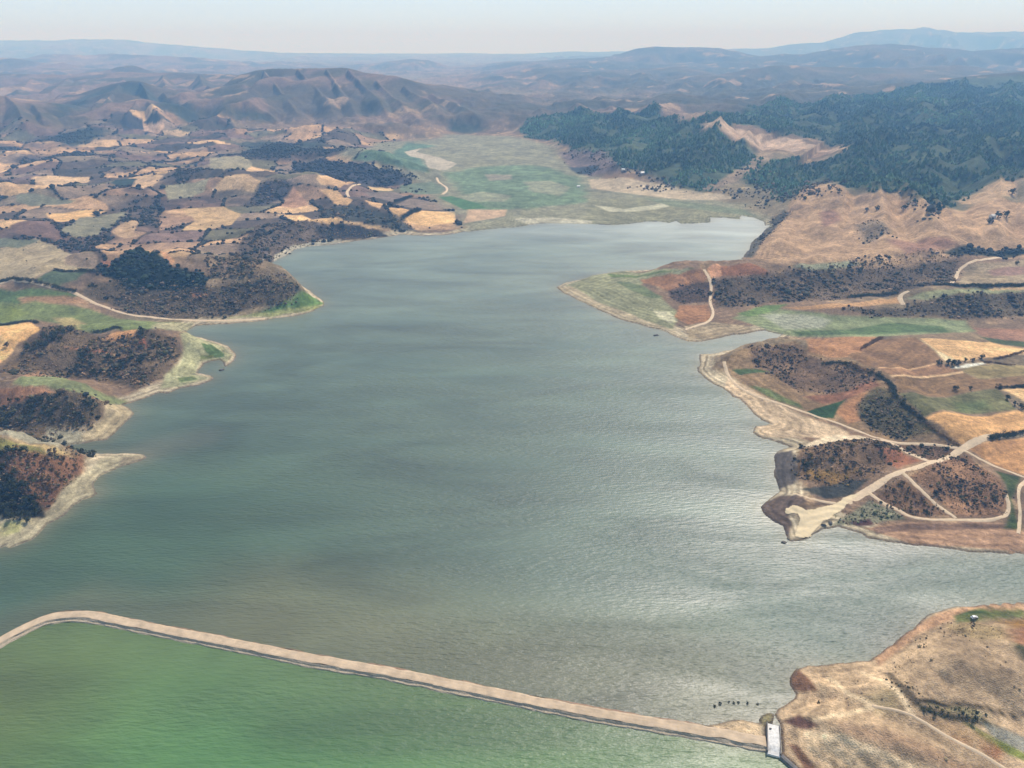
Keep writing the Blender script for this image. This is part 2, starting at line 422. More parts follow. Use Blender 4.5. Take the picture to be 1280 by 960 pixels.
# bottom right shore of dry mud
fld((172,145,116), (2000,757),(1280,755),(1220,757),(1175,765),(1136,786),(1087,826),(1009,830),(985,846),(993,868),(970,887),(976,943),(1000,963),(1060,1010),(1350,1300),(2200,1000), f=0.6, w=0, n=0.28)
fld((184,158,128), (884,908),(926,899),(950,903),(956,936),(884,919), f=1, n=.2)
fld((128,116,84), (947,899),(952,893),(964,891),(968,893),(966,905),(955,908), f=1)
fld((182,140,106), (1280,754),(1220,757),(1175,765),(1136,786),(1092,822),(1100,832),(1120,815),(1150,790),(1190,774),(1230,764),(1280,764), f=1.5, o=.8)
fld((118,86,64), (985,840),(998,837),(1012,850),(1022,864),(1004,866),(990,862), f=1.2, w=.15)
fld((104,74,62), (980,901),(1000,893),(1022,907),(1012,913),(995,908), f=1.2, w=.2)
fld((132,96,70), (985,930),(996,932),(1018,960),(1006,965), f=1)
fld((120,98,74), (1040,958),(1075,948),(1090,962),(1040,975), f=2, w=.3, o=.8)
fld((150,132,96), (1080,870),(1110,858),(1130,868),(1125,890),(1095,893), f=4, w=.3, o=.6)
fld((110,112,60), (1192,770),(1225,761),(1290,762),(1290,771),(1220,776),(1195,778), f=1.5, w=.15, n=.3)
fld((76,92,40), (1194,770),(1215,764),(1245,763),(1225,767), f=1, w=.1)
fld((140,120,80), (1180,780),(1215,777),(1250,783),(1262,795),(1235,800),(1205,795), f=3, w=.3, o=.7, n=.4)
fld((156,118,58), (1250,776),(1290,772),(1290,786),(1258,784), f=2, w=.2)
fld((146,104,74), (1262,786),(1290,784),(1290,808),(1275,808),(1262,800), f=2, w=.2, n=.4)
fld((70,72,40), (1262,800),(1290,812),(1290,830),(1275,822), f=2, w=.2)
fld((66,58,38), (1148,877),(1165,875),(1200,878),(1235,884),(1290,892),(1290,897),(1235,889),(1195,882),(1160,881), f=.8, w=.15)
fld((66,66,44), (1148,880),(1160,886),(1200,894),(1232,900),(1250,908),(1230,908),(1195,902),(1165,894),(1150,890), f=1.2, w=.25, n=.4)
fld((150,138,100), (1160,881),(1195,884),(1235,892),(1230,898),(1200,892),(1170,886), f=1.2, w=.2, n=.3)
fld((146,138,126), (1230,905),(1262,913),(1295,926),(1295,944),(1262,936),(1240,920), f=1, w=.08, n=.05)
fld((112,114,44), (1205,902),(1230,916),(1255,928),(1290,946),(1290,955),(1255,942),(1225,924), f=1, w=.2, n=.3)
fld((148,100,62), (1220,936),(1235,928),(1250,936),(1240,948), f=1.6, w=.3, n=.3)
fld((150,104,70), (1186,920),(1200,917),(1206,926),(1192,928), f=1.6, w=.3)
fld((160,128,92), (1150,895),(1200,905),(1240,925),(1225,940),(1180,915), f=3, w=.2, o=.7)
fld((88,74,54), (1105,841),(1112,840),(1135,858),(1152,880),(1146,886),(1125,865), f=1.2, w=.2, o=.8, n=.4)
fld((158,126,100), (1050,905),(1100,910),(1170,935),(1230,965),(1100,955),(1040,925), f=4, w=.3, o=.7)
fld((198,172,140), (1002,916),(1050,925),(1120,945),(1180,968),(1080,975),(1010,940), f=4, w=.3, o=.6)
# right hand promontory
fld((146,118,86), (903,452),(945,432),(990,427),(1010,438),(1060,450),(1080,458),(1110,468),(1125,500),(1155,525),(1197,556),(1100,549),(1060,535),(1000,510),(940,490),(915,470), f=3, w=.3, n=.25)
fld((126,100,78), (938,434),(990,430),(1010,444),(1060,453),(1098,468),(1092,482),(1040,494),(1000,490),(965,468),(940,452), f=3, w=.4, n=.4)
fld((138,96,70), (1005,496),(1060,489),(1092,474),(1100,482),(1070,496),(1030,506), f=2, w=.2, n=.3)
fld((168,122,82), (1045,515),(1062,500),(1085,490),(1075,510),(1078,525),(1060,530), f=2, w=.2)
fld((58,84,40), (1008,515),(1030,508),(1058,499),(1048,510),(1042,523),(1020,523), f=1, w=.15, n=.2)
fld((84,100,56), (915,462),(950,462),(965,466),(925,469), f=1, w=.15)
fld((106,112,66), (935,482),(960,486),(1000,505),(1005,512),(970,500), f=1.5, w=.2)
fld((108,96,66), (1072,506),(1095,484),(1120,490),(1150,520),(1172,542),(1120,549),(1088,536),(1072,520), f=2.5, w=.3, n=.4)
fld((116,88,66), (1105,552),(1160,556),(1195,560),(1165,576),(1140,566), f=2, w=.2, n=.3)
fld((186,160,132), (910,470),(960,498),(1010,522),(1060,540),(1060,548),(1010,546),(975,548),(950,545),(946,534),(968,530),(940,515),(905,484), f=1.5, w=.2, n=.22)
fld((200,178,152), (1006,556),(1029,547),(1047,543),(1085,547),(1100,550),(1072,553),(1029,558), f=1)
fld((124,98,74), (1000,560),(1110,552),(1132,570),(1100,590),(1060,608),(1020,605),(990,590), f=2, w=.3, n=.4)
fld((150,116,54), (1000,587),(1050,592),(1070,585),(1040,606),(1008,600), f=2, w=.4, o=.8, n=.4)
fld((150,100,70), (1095,560),(1120,560),(1150,575),(1120,585),(1105,575), f=2, w=.3)
fld((74,72,68), (1000,612),(1060,600),(1086,598),(1062,618),(1030,624), f=1.5, w=.2, n=.25)
fld((98,88,84), (964,568),(990,563),(997,590),(994,604),(972,614), f=1.5, w=.1, n=.2)
fld((104,86,76), (946,634),(975,620),(1000,620),(1010,628),(985,640),(990,655),(985,672),(960,650), f=1.2, w=.12, n=.25)
fld((126,96,70), (1093,620),(1127,598),(1188,645),(1140,646),(1110,632), f=1.5, w=.2, n=.4)
fld((138,104,76), (1135,595),(1190,572),(1210,568),(1250,600),(1262,630),(1250,646),(1198,646),(1160,612), f=1.5, w=.2, n=.4)
fld((128,122,100), (1040,656),(1085,624),(1120,640),(1132,649),(1070,657), f=1.2, w=.2, n=.35)
fld((92,64,62), (1062,652),(1085,648),(1092,656),(1070,658), f=1, w=.2)
fld((168,132,104), (1080,660),(1140,653),(1290,656),(1290,692),(1140,682), f=1.2, w=.1, n=.15)
fld((112,88,76), (1090,660),(1150,655),(1260,656),(1260,661),(1150,664),(1095,667), f=1, w=.25, o=.8)
fld((76,86,42), (1243,588),(1276,596),(1266,625),(1276,662),(1256,662),(1264,640),(1262,618), f=1.5, w=.2, n=.3)
fld((138,106,74), (1061,446),(1102,424),(1145,422),(1181,452),(1096,460),(1081,457), r=1)
fld((200,160,110), (1151,423),(1237,428),(1300,440),(1246,446),(1201,451),(1171,439), r=1)
fld((206,182,142), (1147,422),(1171,438),(1199,451),(1182,451))
fld((150,114,82), (1096,460),(1171,454),(1186,458),(1201,464),(1115,470),(1109,467), r=1)
fld((190,152,112), (1097,459.5),(1171,453.5),(1171,455.5),(1097,461.5), f=.6)
fld((138,108,74), (1115,472),(1201,465),(1224,474),(1300,470),(1300,482),(1246,485),(1124,490),(1117,476), r=1)
fld((200,165,125), (1112,469.5),(1203,464),(1204,466.5),(1114,472), f=.6)
fld((142,124,82), (1209,457),(1265,456),(1300,459),(1300,470),(1224,473),(1203,464), w=.2, n=.25, r=1)
fld((204,196,184), (1189,461),(1193,459),(1206,456),(1218,454),(1228,453),(1231,454.5),(1222,457),(1206,460), f=1.2, w=.1)
fld((122,116,76), (1124,492),(1246,486),(1271,512),(1209,517),(1156,522), n=.22, r=1)
fld((96,108,62), (1190,502),(1230,500),(1240,510),(1200,514), f=5, w=.3, o=.7)
fld((196,151,96), (1156,523),(1271,513),(1300,514),(1300,536),(1237,549),(1201,556), n=.08, r=1)
fld((205,166,116), (1252,487),(1300,484),(1300,512), r=1)
fld((182,136,86), (1209,560),(1237,552),(1300,542),(1300,600),(1252,585), n=.08, r=1)
fld((166,122,82), (1000,424),(1090,420),(1101,424),(1060,446),(1040,447),(1010,440), f=2)
fld((150,112,90), (1209,409),(1290,411),(1290,431),(1256,426),(1227,420), f=2)
fld((84,92,58), (1225,421),(1290,428),(1290,436),(1240,428), f=1.5)
# valley with the green strip
fld((128,132,96), (915,398),(945,384),(1000,388),(1040,394),(1100,396),(1150,397),(1209,401),(1220,414),(1150,418),(1090,421),(1000,421),(960,414),(940,406), f=3, w=.25, n=.2)
fld((152,150,132), (950,393),(1000,392),(1040,400),(1030,410),(980,412), f=4, w=.3, n=.1)
fld((92,108,68), (990,414),(1060,412),(1110,404),(1180,408),(1190,416),(1100,418),(1000,419), f=3, w=.25, n=.2)
fld((104,122,66), (920,392),(955,382),(985,380),(970,388),(935,396), f=2, w=.2)
fld((176,136,92), (975,384),(1060,380),(1120,371),(1130,379),(1040,386), f=2, w=.15)
fld((186,146,106), (1082,366),(1100,355),(1135,345),(1138,358),(1110,366), f=1.5)
fld((148,144,106), (1133,373),(1180,362),(1290,357),(1290,364),(1200,366),(1160,375), f=1.5)
fld((190,154,110), (1235,360),(1290,359),(1290,362.5),(1240,363), f=1)
fld((102,88,70), (1048,386),(1120,386),(1150,378),(1200,366),(1290,364),(1290,394),(1210,399),(1150,393),(1100,396), f=3, w=.3, n=.4)
fld((152,132,106), (1205,334),(1290,322),(1290,356),(1198,357), f=3, w=.1, n=.2)
fld((142,112,100), (1235,338),(1290,330),(1290,342),(1240,345), f=3, w=.2)
# peninsula
fld((136,132,102), (700,359),(740,345),(780,339),(850,337),(870,336),(850,345),(810,350),(800,356),(830,375),(850,395),(840,412),(800,403),(750,387), f=2, w=.2, n=.2)
fld((170,152,126), (694,359),(712,357),(750,378),(800,398),(845,414),(840,420),(800,406),(750,390),(715,373), f=2, w=.2, n=.2)
fld((108,114,80), (770,352),(785,352),(810,362),(830,372),(815,373),(785,362), f=1.2, w=.2)
fld((104,116,66), (760,342),(830,338),(845,340),(800,346),(765,347), f=1.2, w=.2)
fld((188,178,152), (815,388),(835,390),(848,402),(838,404),(820,396), f=2, w=.4, o=.8, n=.3)
fld((148,108,76), (800,349),(848,343),(876,337),(886,346),(866,362),(835,364),(805,354), f=1.5, w=.2, n=.2)
fld((100,80,70), (835,364),(870,352),(886,352),(888,378),(855,380),(838,372), f=2, w=.3, n=.4)
fld((154,112,76), (850,382),(885,381),(890,400),(862,406),(843,396), f=1.5, w=.15, n=.15)
fld((148,102,70), (900,332),(950,333),(965,345),(900,346), f=1.5, w=.15, n=.2)
fld((190,140,104), (884,336),(900,331),(903,345),(890,348), f=1, w=.15)
fld((158,138,112), (856,408),(890,402),(935,408),(940,416),(890,423),(860,426), f=1.5, w=.2, n=.2)
fld((110,92,74), (893,352),(960,342),(1030,332),(1100,320),(1160,311),(1200,318),(1192,352),(1150,360),(1060,372),(960,379),(895,385), f=3, w=.35, n=.4)
# tan hill beyond the bay
fld((168,136,104), (928,324),(945,300),(965,282),(985,262),(990,243),(1019,231),(1060,239),(1095,241),(1125,236),(1167,258),(1200,264),(1230,250),(1300,255),(1300,318),(1150,330),(1080,335),(960,331), f=5, w=.4, n=.3)
fld((140,104,88), (1025,266),(1045,262),(1052,275),(1030,284), f=5, w=.4, o=.8)
fld((130,112,92), (1068,280),(1095,275),(1115,290),(1085,305), f=6, w=.5, o=.8, n=.4)
fld((148,108,92), (1110,300),(1170,295),(1200,308),(1130,318), f=6, w=.4, o=.7)
fld((170,140,108), (1195,252),(1230,233),(1246,226),(1270,225),(1270,247),(1230,254), f=4, w=.3)
fld((80,76,60), (1178,316),(1230,312),(1300,310),(1300,316),(1200,320), f=2, w=.2)
fld((96,88,76), (928,322),(940,302),(958,284),(980,262),(986,266),(968,286),(950,305),(940,322), f=3, w=.3, n=.3)
fld((150,146,118), (990,334),(1060,326),(1080,330),(1010,338), f=2, w=.2)
# left bank
fld((92,108,64), (-80,362),(0,362),(30,362),(60,362),(98,368),(92,376),(50,376),(20,381),(-80,380), f=2, w=.2, n=.2)
fld((152,118,88), (22,374),(60,371),(100,371),(112,380),(70,381),(30,380), f=2.5, w=.25)
fld((112,118,70), (-80,380),(25,381),(45,377),(75,381),(112,386),(150,399),(200,403),(238,404),(226,414),(185,413),(150,413),(120,416),(95,413),(75,404),(45,399),(20,406),(-80,412), f=2.5, w=.2, n=.25)
fld((118,124,58), (-80,385),(20,383),(35,392),(15,402),(-80,406), f=3, w=.2)
fld((160,140,92), (65,397),(90,397),(108,405),(100,414),(80,407), f=2.5, w=.2, o=.9)
fld((150,140,110), (195,404),(240,403),(228,415),(190,413), f=2.5, w=.25, n=.3)
fld((206,161,102), (-80,410),(0,408),(20,405),(40,402),(46,408),(50,413),(35,422),(20,430),(14,442),(-80,470), f=1, w=.1)
fld((108,88,66), (20,442),(50,418),(80,408),(95,413),(130,420),(165,413),(190,416),(215,425),(228,440),(222,455),(200,470),(170,488),(130,472),(80,472),(30,470),(0,470),(0,458), f=3, w=.3, n=.45)
fld((186,138,90), (127,425),(145,415),(170,412),(166,420),(140,428), f=1, w=.15)
fld((164,104,74), (166,426),(180,422),(184,434),(172,436), f=1, w=.25)
fld((160,108,78), (80,433),(130,438),(140,443),(110,441), f=1.2, w=.2)
fld((150,116,88), (28,468),(50,462),(60,470),(40,474), f=2, w=.3)
fld((126,128,86), (18,478),(40,471),(60,470),(85,473),(112,483),(142,495),(160,501),(150,506),(130,501),(100,494),(60,484),(30,483), f=2, w=.25, n=.25)
fld((164,118,84), (-80,484),(40,483),(72,490),(50,494),(25,502),(-80,508), f=1.5, w=.15, n=.2)
fld((96,80,60), (-80,508),(25,502),(50,493),(75,490),(110,497),(138,505),(125,520),(110,532),(80,533),(0,540),(-80,545), f=2.5, w=.3, n=.45)
fld((160,142,114), (112,536),(130,520),(142,504),(160,505),(166,517),(150,535),(133,549),(105,553),(100,545), f=1.5, w=.2, n=.25)
fld((150,140,120), (-80,548),(0,540),(60,536),(100,540),(100,552),(70,560),(30,552),(-80,556), f=2, w=.3, n=.3)
fld((176,150,104), (20,550),(60,558),(90,568),(60,570),(40,562), f=1.5, w=.2)
fld((120,112,58), (-80,552),(10,551),(45,560),(55,570),(20,566),(-80,566), f=1.5, w=.3, n=.3)
fld((124,88,62), (-80,568),(0,566),(60,570),(95,568),(115,570),(95,600),(72,620),(56,640),(30,620),(0,590),(-80,600), f=2, w=.35, n=.4)
fld((52,48,40), (-80,590),(0,582),(22,600),(50,638),(54,648),(0,650),(-80,655), f=1.5, w=.3, n=.3)  # shade of the backlit slope painted into the ground colour
fld((162,148,122), (70,620),(95,594),(112,585),(140,570),(182,570),(140,590),(122,604),(124,616),(95,630),(60,656),(52,650), f=1.5, w=.15, n=.22)
fld((150,134,112), (150,572),(184,570),(176,577),(150,583), f=1, w=.1)
fld((164,150,124), (-80,650),(52,649),(60,654),(42,674),(20,683),(-80,700), f=1.2, w=.15, n=.25)
fld((150,146,84), (0,652),(26,652),(20,664),(0,668), f=1.5, w=.4, o=.7, n=.4)
fld((152,146,112), (225,418),(250,423),(282,434),(292,444),(285,452),(270,449),(252,452),(245,468),(262,473),(225,482),(200,486),(205,470),(225,455),(230,435), f=2, w=.2, n=.2)
fld((92,110,60), (252,429),(265,431),(281,442),(281,446),(270,447),(258,440), f=1, w=.15)
fld((110,118,70), (222,472),(240,470),(248,474),(225,478), f=1, w=.2)
fld((112,116,62), (252,444),(268,443),(266,448),(252,449), f=1, w=.2)
fld((102,86,66), (110,352),(150,348),(200,352),(260,360),(330,350),(350,352),(378,366),(370,375),(320,385),(290,393),(240,398),(200,397),(165,391),(135,380),(100,366), f=3, w=.35, n=.45)
fld((142,140,86), (280,398),(310,394),(350,384),(385,370),(405,378),(400,384),(380,390),(340,397), f=2, w=.2, n=.25)
fld((98,120,60), (325,390),(365,378),(395,373),(404,380),(370,387),(340,392), f=1.5, w=.3, n=.2)
fld((176,122,84), (238,366),(262,366),(258,372),(245,372), f=1.5, w=.3)
fld((44,52,42), (118,336),(150,322),(178,314),(198,318),(212,332),(240,340),(262,345),(258,358),(220,362),(180,362),(150,352), f=3, w=.3, n=.3)
fld((186,138,98), (196,314),(202,314),(218,326),(214,332),(206,326), f=1.5, w=.3)
fld((106,90,78), (300,300),(340,280),(420,282),(480,290),(460,298),(400,303),(350,318),(325,332),(290,325), f=3, w=.3, n=.45)
fld((168,156,138), (318,337),(345,318),(368,306),(400,300),(425,299),(425,304),(395,310),(370,314),(345,328), f=2, w=.25, n=.25)
fld((66,62,64), (395,282),(420,280),(475,288),(490,296),(440,297),(405,297), f=2, w=.3, n=.3)
fld((70,66,74), (365,200),(400,198),(440,204),(480,212),(525,222),(500,232),(470,232),(440,228),(400,218),(365,210), f=4, w=.4, n=.3)
fld((82,74,76), (322,238),(335,226),(365,225),(366,236),(350,250),(330,258),(305,256), f=4, w=.4, n=.35)
fld((78,76,70), (400,262),(440,256),(470,262),(505,278),(520,288),(480,284),(430,276),(400,272), f=4, w=.3, n=.3)
TAN = [((205,170,130),(38,222),(75,220),(112,221),(113,226),(90,229),(60,232),(45,228)), ((210,172,132),(172,219),(205,220),(200,224),(190,233),(180,236),(165,233)),
 ((205,166,122),(-20,228),(20,230),(35,238),(20,238),(-20,234)), ((212,168,108),(58,267),(110,262),(132,264),(100,275),(70,277),(60,271)),
 ((140,131,106),(75,288),(100,272),(150,265),(160,266),(140,283),(120,295),(95,297)), ((186,152,116),(140,290),(150,280),(175,275),(168,290),(176,295),(155,298)),
 ((192,158,114),(228,262),(279,258),(301,267),(290,281),(256,288),(226,288),(243,277)), ((166,132,106),(200,272),(240,270),(243,276),(215,285),(200,288)),
 ((196,162,122),(262,238),(281,221),(305,217),(327,226),(316,240),(284,237)), ((188,144,114),(367,233),(387,256),(369,260),(348,258)),
 ((216,174,120),(344,269),(378,269),(425,276),(421,280),(387,277),(359,272)), ((206,168,124),(395,223),(406,219),(440,228),(425,234),(402,231)),
 ((202,162,114),(399,237),(421,237),(440,251),(421,257),(412,247)), ((202,162,118),(400,220),(449,229),(424,234),(400,229)),
 ((206,164,112),(417,254),(424,246),(441,250),(434,257)), ((206,164,118),(456,250),(490,254),(475,261),(462,256)),
 ((212,168,114),(481,262),(512,262),(520,265),(499,270)), ((216,173,116),(505,272),(527,263),(569,265),(569,278),(535,283),(511,278)),
 ((136,118,110),(456,240),(494,240),(512,247),(490,253),(464,246)), ((140,120,106),(494,256),(512,248),(559,254),(569,263),(527,262)),
 ((206,172,124),(460,233),(490,235),(492,238),(462,237)), ((202,174,134),(456,205),(484,207),(520,213),(522,215),(494,213),(471,210)),
 ((196,170,140),(466,179),(497,178),(501,180),(475,182)), ((168,148,118),(-80,310),(0,310),(45,298),(70,307),(85,316),(120,322),(118,338),(70,336),(40,352),(15,346),(-80,344)),
 ((116,116,96),(-80,298),(0,298),(50,300),(20,310),(-80,313)), ((156,132,112),(85,318),(122,320),(120,336),(82,330)), ((94,104,78),(45,350),(70,338),(110,338),(95,350),(70,358)),
 ((136,131,108),(20,243),(60,245),(95,250),(75,256),(40,258),(20,252)), ((130,102,92),(12,282),(60,276),(70,285),(85,300),(70,300),(40,297),(15,290)),
 ((190,152,116),(115,310),(130,304),(150,306),(145,312)), ((182,128,96),(127,325),(145,325),(140,333),(128,332)), ((66,80,76),(138,229),(150,224),(172,224),(165,231),(150,233)),
 ((196,160,130),(178,152),(207,155),(200,165),(180,164)), ((206,172,134),(203,163),(240,166),(225,171),(205,168)), ((74,72,80),(150,150),(178,149),(178,162),(155,164)),
 ((160,146,118),(262,197),(300,195),(316,205),(280,214),(262,208)), ((148,138,112),(205,232),(250,226),(262,222),(255,240),(210,250))]
for t in TAN: fld(tuple(0.93 * v for v in t[0]), *t[1:], f=1.6, w=.12, n=.14)
# the green flats at the head of the lake
fld((134,128,106), *DELTA, f=20, w=1.2, n=.22)
fld((90,114,92), (437,200),(455,190),(510,178),(545,182),(508,190),(525,198),(532,208),(535,215),(510,213),(480,206), f=8, w=.8, o=.9, n=.25)
fld((104,122,94), (555,216),(600,208),(665,206),(700,213),(725,222),(733,240),(735,252),(700,256),(640,263),(600,262),(578,245),(568,230), f=14, w=1.6, o=.85, n=.3)
fld((142,138,116), (653,227),(690,226),(715,234),(700,245),(665,240), f=5, w=.8, o=.85)
fld((150,136,122), (605,218),(640,218),(640,224),(612,226), f=4, w=.7, o=.8)
fld((148,142,120), (570,245),(600,240),(640,244),(630,252),(590,252), f=5, w=.8, o=.7)
fld((84,116,76), (548,246),(565,245),(600,255),(608,260),(580,262),(565,255), f=3, w=.2)
fld((178,148,120), (585,262),(634,262),(632,270),(580,279), f=3, w=.3)
fld((172,158,142), (505,190),(512,195),(531,199),(537,211),(561,211),(571,205),(550,197),(520,190),(527,185), f=2, w=.2)
fld((112,120,98), (500,232),(540,227),(556,235),(550,242),(520,243),(500,238), f=3, w=.2)
fld((132,126,100), (735,248),(800,248),(900,260),(950,273),(955,279),(880,283),(735,283), f=4, w=.5, n=.15)
fld((180,172,150), (742,256),(780,261),(830,254),(842,249),(838,258),(800,264),(765,265), f=2.5, w=.5, o=.8)
fld((176,166,148), (640,273),(690,272),(740,276),(740,280),(660,281), f=2, w=.3, o=.7)
fld((172,152,128), (735,224),(800,226),(860,236),(925,247),(850,249),(770,240),(740,236), f=4, w=.4, n=.2)
fld((120,122,96), (800,247),(860,252),(930,262),(945,270),(900,265),(840,258), f=2.5, w=.4)
fld((120,100,96), (700,190),(760,190),(775,215),(740,220),(712,210), f=8, w=.8, n=.4)
fld((70,74,78), (708,208),(750,206),(745,214),(725,218), f=4, w=.5, n=.3)
for pts, c, f, w, o, n, r in F_:
    m_ = poly_mask(pts, f, w)
    mix(m_ * o, c, n)
    if r is not None:      # plough and stubble rows run along one side of the field
        P_ = W(pts[:2]); a_ = (P_[1] - P_[0]) / np.linalg.norm(P_[1] - P_[0])
        q_ = -a_[1] * X + a_[0] * Y
        CV *= (1 + m_ * (0.06 * np.sin(q_ * 1.05) + 0.07 * np.sin(q_ * 0.31 + 1.3 * N3) + 0.05 * N2))[..., None]
# conifer wood on the right and dark growth on the left ranges
FOREST_A = [(650,160),(694,142),(720,136),(769,139),(806,135),(821,130),(850,152),(880,147),(880,165),(910,170),(945,190),(950,205),(920,218),(880,240),(850,233),(800,210),(770,206),(760,190),(720,187),(690,174),(655,172)]
FOREST_B = [(885,144),(931,135),(987,124),(1040,119),(1096,118),(1145,106),(1190,100),(1280,93),(1500,85),(1500,225),(1268,224),(1246,225),(1230,233),(1197,250),(1165,259),(1125,235),(1095,237),(1060,235),(1019,228),(1000,237),(985,250),(960,236),(925,222),(955,205),(1000,196),(1060,188),(1050,180),(1004,172),(960,164),(920,154),(900,147)]
BARE = [(880,160),(890,150),(902,150),(922,161),(942,168),(972,172),(997,174),(1008,181),(1042,183),(1060,187),(1030,190),(990,190),(960,187),(938,180),(920,174),(900,162)]
PATHW = [(955,188),(965,195),(945,212),(925,224),(895,236),(875,236),(905,222),(935,205)]
for P in (FOREST_A, FOREST_B):
    mix(poly_mask(P, 18, 1.5), (78, 88, 64), .3)
mix(poly_mask(BARE, 6, .8), (178, 150, 128), .25)
mix(poly_mask(PATHW, 6, .6), (146, 124, 102), .3)
for P in ([(84,130),(112,117),(140,107),(165,103),(178,105),(216,124),(240,131),(266,147),(290,158),(250,150),(220,140),(200,132),(180,122),(160,114),(137,114),(110,125),(90,140),(60,145)],
          [(288,140),(310,136),(335,142),(350,152),(320,150),(295,148)], [(562,150),(600,152),(606,162),(580,168),(560,162)], [(70,170),(100,160),(140,165),(110,180),(75,182)],
          [(300,180),(330,175),(400,178),(405,188),(350,190),(310,190)]):
    mix(poly_mask(P, 25, 1.5) * .9, (62, 68, 56), .3)
# pale tracks worn in the dry mud
def track(pts, wpx, c, o=.7, feather=1.0):
    P = W(pts)
    lo, hi = P.min(0) - 12, P.max(0) + 12
    idx = np.nonzero((X > lo[0]) & (X < hi[0]) & (Y > lo[1]) & (Y < hi[1]))
    d, _ = seg_dist(X[idx] + .15 * (WX[idx] - X[idx]), Y[idx] + .15 * (WY[idx] - Y[idx]), P)
    m = np.zeros((NR, NA)); m[idx] = sstep(wpx + feather, max(wpx - feather, 0), d) * o
    mix(m, c)
for t in ([(1140,893),(1126,868),(1106,852),(1080,842)], [(1090,882),(1060,892),(1020,900)], [(1090,882),(1060,868),(1035,850)], [(1010,918),(1060,930),(1110,948),(1140,962)]):
    track(t, 1.3, (204, 178, 146), .8)
track([(875,336),(888,349)], 1.2, (120,80,60), .5)
# strand lines left by the falling water, and mottling everywhere
low = LAND * sstep(1.5, 4, D) * sstep(75, 35, D) * sstep(7, 4, Z) * (RAD < 1300)
sl_ = np.sin(D * 0.85 + 2.6 * N1 + 0.8 * N2) + 0.6 * np.sin(D * 2.1 + 3.0 * N1)
CV *= (1 + (0.11 + 0.03 * sstep(600, 700, RAD)) * low * sl_ + 0.16 * N2 + 0.10 * N1 + 0.10 * N4)[..., None]
CV = 0.17 * (np.maximum(CV, 0.002) / 0.17) ** 1.22
CV[..., 0] *= 0.97; CV[..., 2] *= 0.88
# wet dark margin right at the water
mix(LAND * (1 - sstep(0.4, 1.8 + 0.6 * N2, D)) * 0.75, (88, 74, 60))
lum_ = CV @ np.array([.2126, .7152, .0722])
CV = np.clip(lum_[..., None] + 0.84 * (CV - lum_[..., None]), 0.004, 0.8)

# ------------------------------------------------------------------ mesh helpers
def mesh_np(name, verts, faces, nper, mat=None, parent=None, attr=None, smooth=False, link=True):
    """verts (n,3); faces flat index array with nper corners per face"""
    me = bpy.data.meshes.new(name)
    verts = np.asarray(verts, np.float32); faces = np.asarray(faces, np.int32).reshape(-1, nper)
    nf = len(faces)
    me.vertices.add(len(verts)); me.vertices.foreach_set('co', verts.ravel())
    me.loops.add(nf * nper); me.loops.foreach_set('vertex_index', faces.ravel())
    me.polygons.add(nf); me.polygons.foreach_set('loop_start', np.arange(0, nf * nper, nper, dtype=np.int32))
    me.polygons.foreach_set('use_smooth', np.full(nf, smooth, bool))
    me.update(calc_edges=True)
    for an, av in (attr or {}).items():
        a = me.attributes.new(an, 'FLOAT_COLOR' if av.shape[-1] == 4 else 'FLOAT', 'POINT')
        a.data.foreach_set('color' if av.shape[-1] == 4 else 'value', np.asarray(av, np.float32).ravel())
    if mat: me.materials.append(mat)
    o = bpy.data.objects.new(name, me)
    if link: col.objects.link(o)
    if parent: o.parent = parent
    return o

def tag(o, label=None, cat=None, group=None, kind=None):
    if label: o['label'] = label
    if cat: o['category'] = cat
    if group: o['group'] = group
    if kind: o['kind'] = kind
    return o

def empty(name, loc, rz=0.0):
    o = bpy.data.objects.new(name, None); col.objects.link(o)
    o.location = loc; o.rotation_euler = (0, 0, rz); o.empty_display_size = 1
    return o

def grid_faces(nr, na):
    i = np.arange(nr - 1)[:, None] * na + np.arange(na - 1)[None, :]
    return np.stack([i, i + 1, i + na + 1, i + na], -1).reshape(-1, 4)

def rgba(c): return np.concatenate([c, np.ones(c.shape[:-1] + (1,))], -1)

# ------------------------------------------------------------------ materials
def new_mat(name):
    m = bpy.data.materials.new(name); m.use_nodes = True
    nt = m.node_tree; b = nt.nodes['Principled BSDF']
    return m, nt, b

def node(nt, t, **k):
    n = nt.nodes.new(t)
    for a, v in k.items():
        if a.startswith('i_'): n.inputs[a[2:].replace('_', ' ')].default_value = v
        else: setattr(n, a, v)
    return n

def ramp(nt, src, lo, hi, a, b):
    n = node(nt, 'ShaderNodeMapRange'); n.clamp = True
    nt.links.new(src, n.inputs['Value'])
    for k, v in zip(('From Min', 'From Max', 'To Min', 'To Max'), (lo, hi, a, b)): n.inputs[k].default_value = v
    return n.outputs[0]

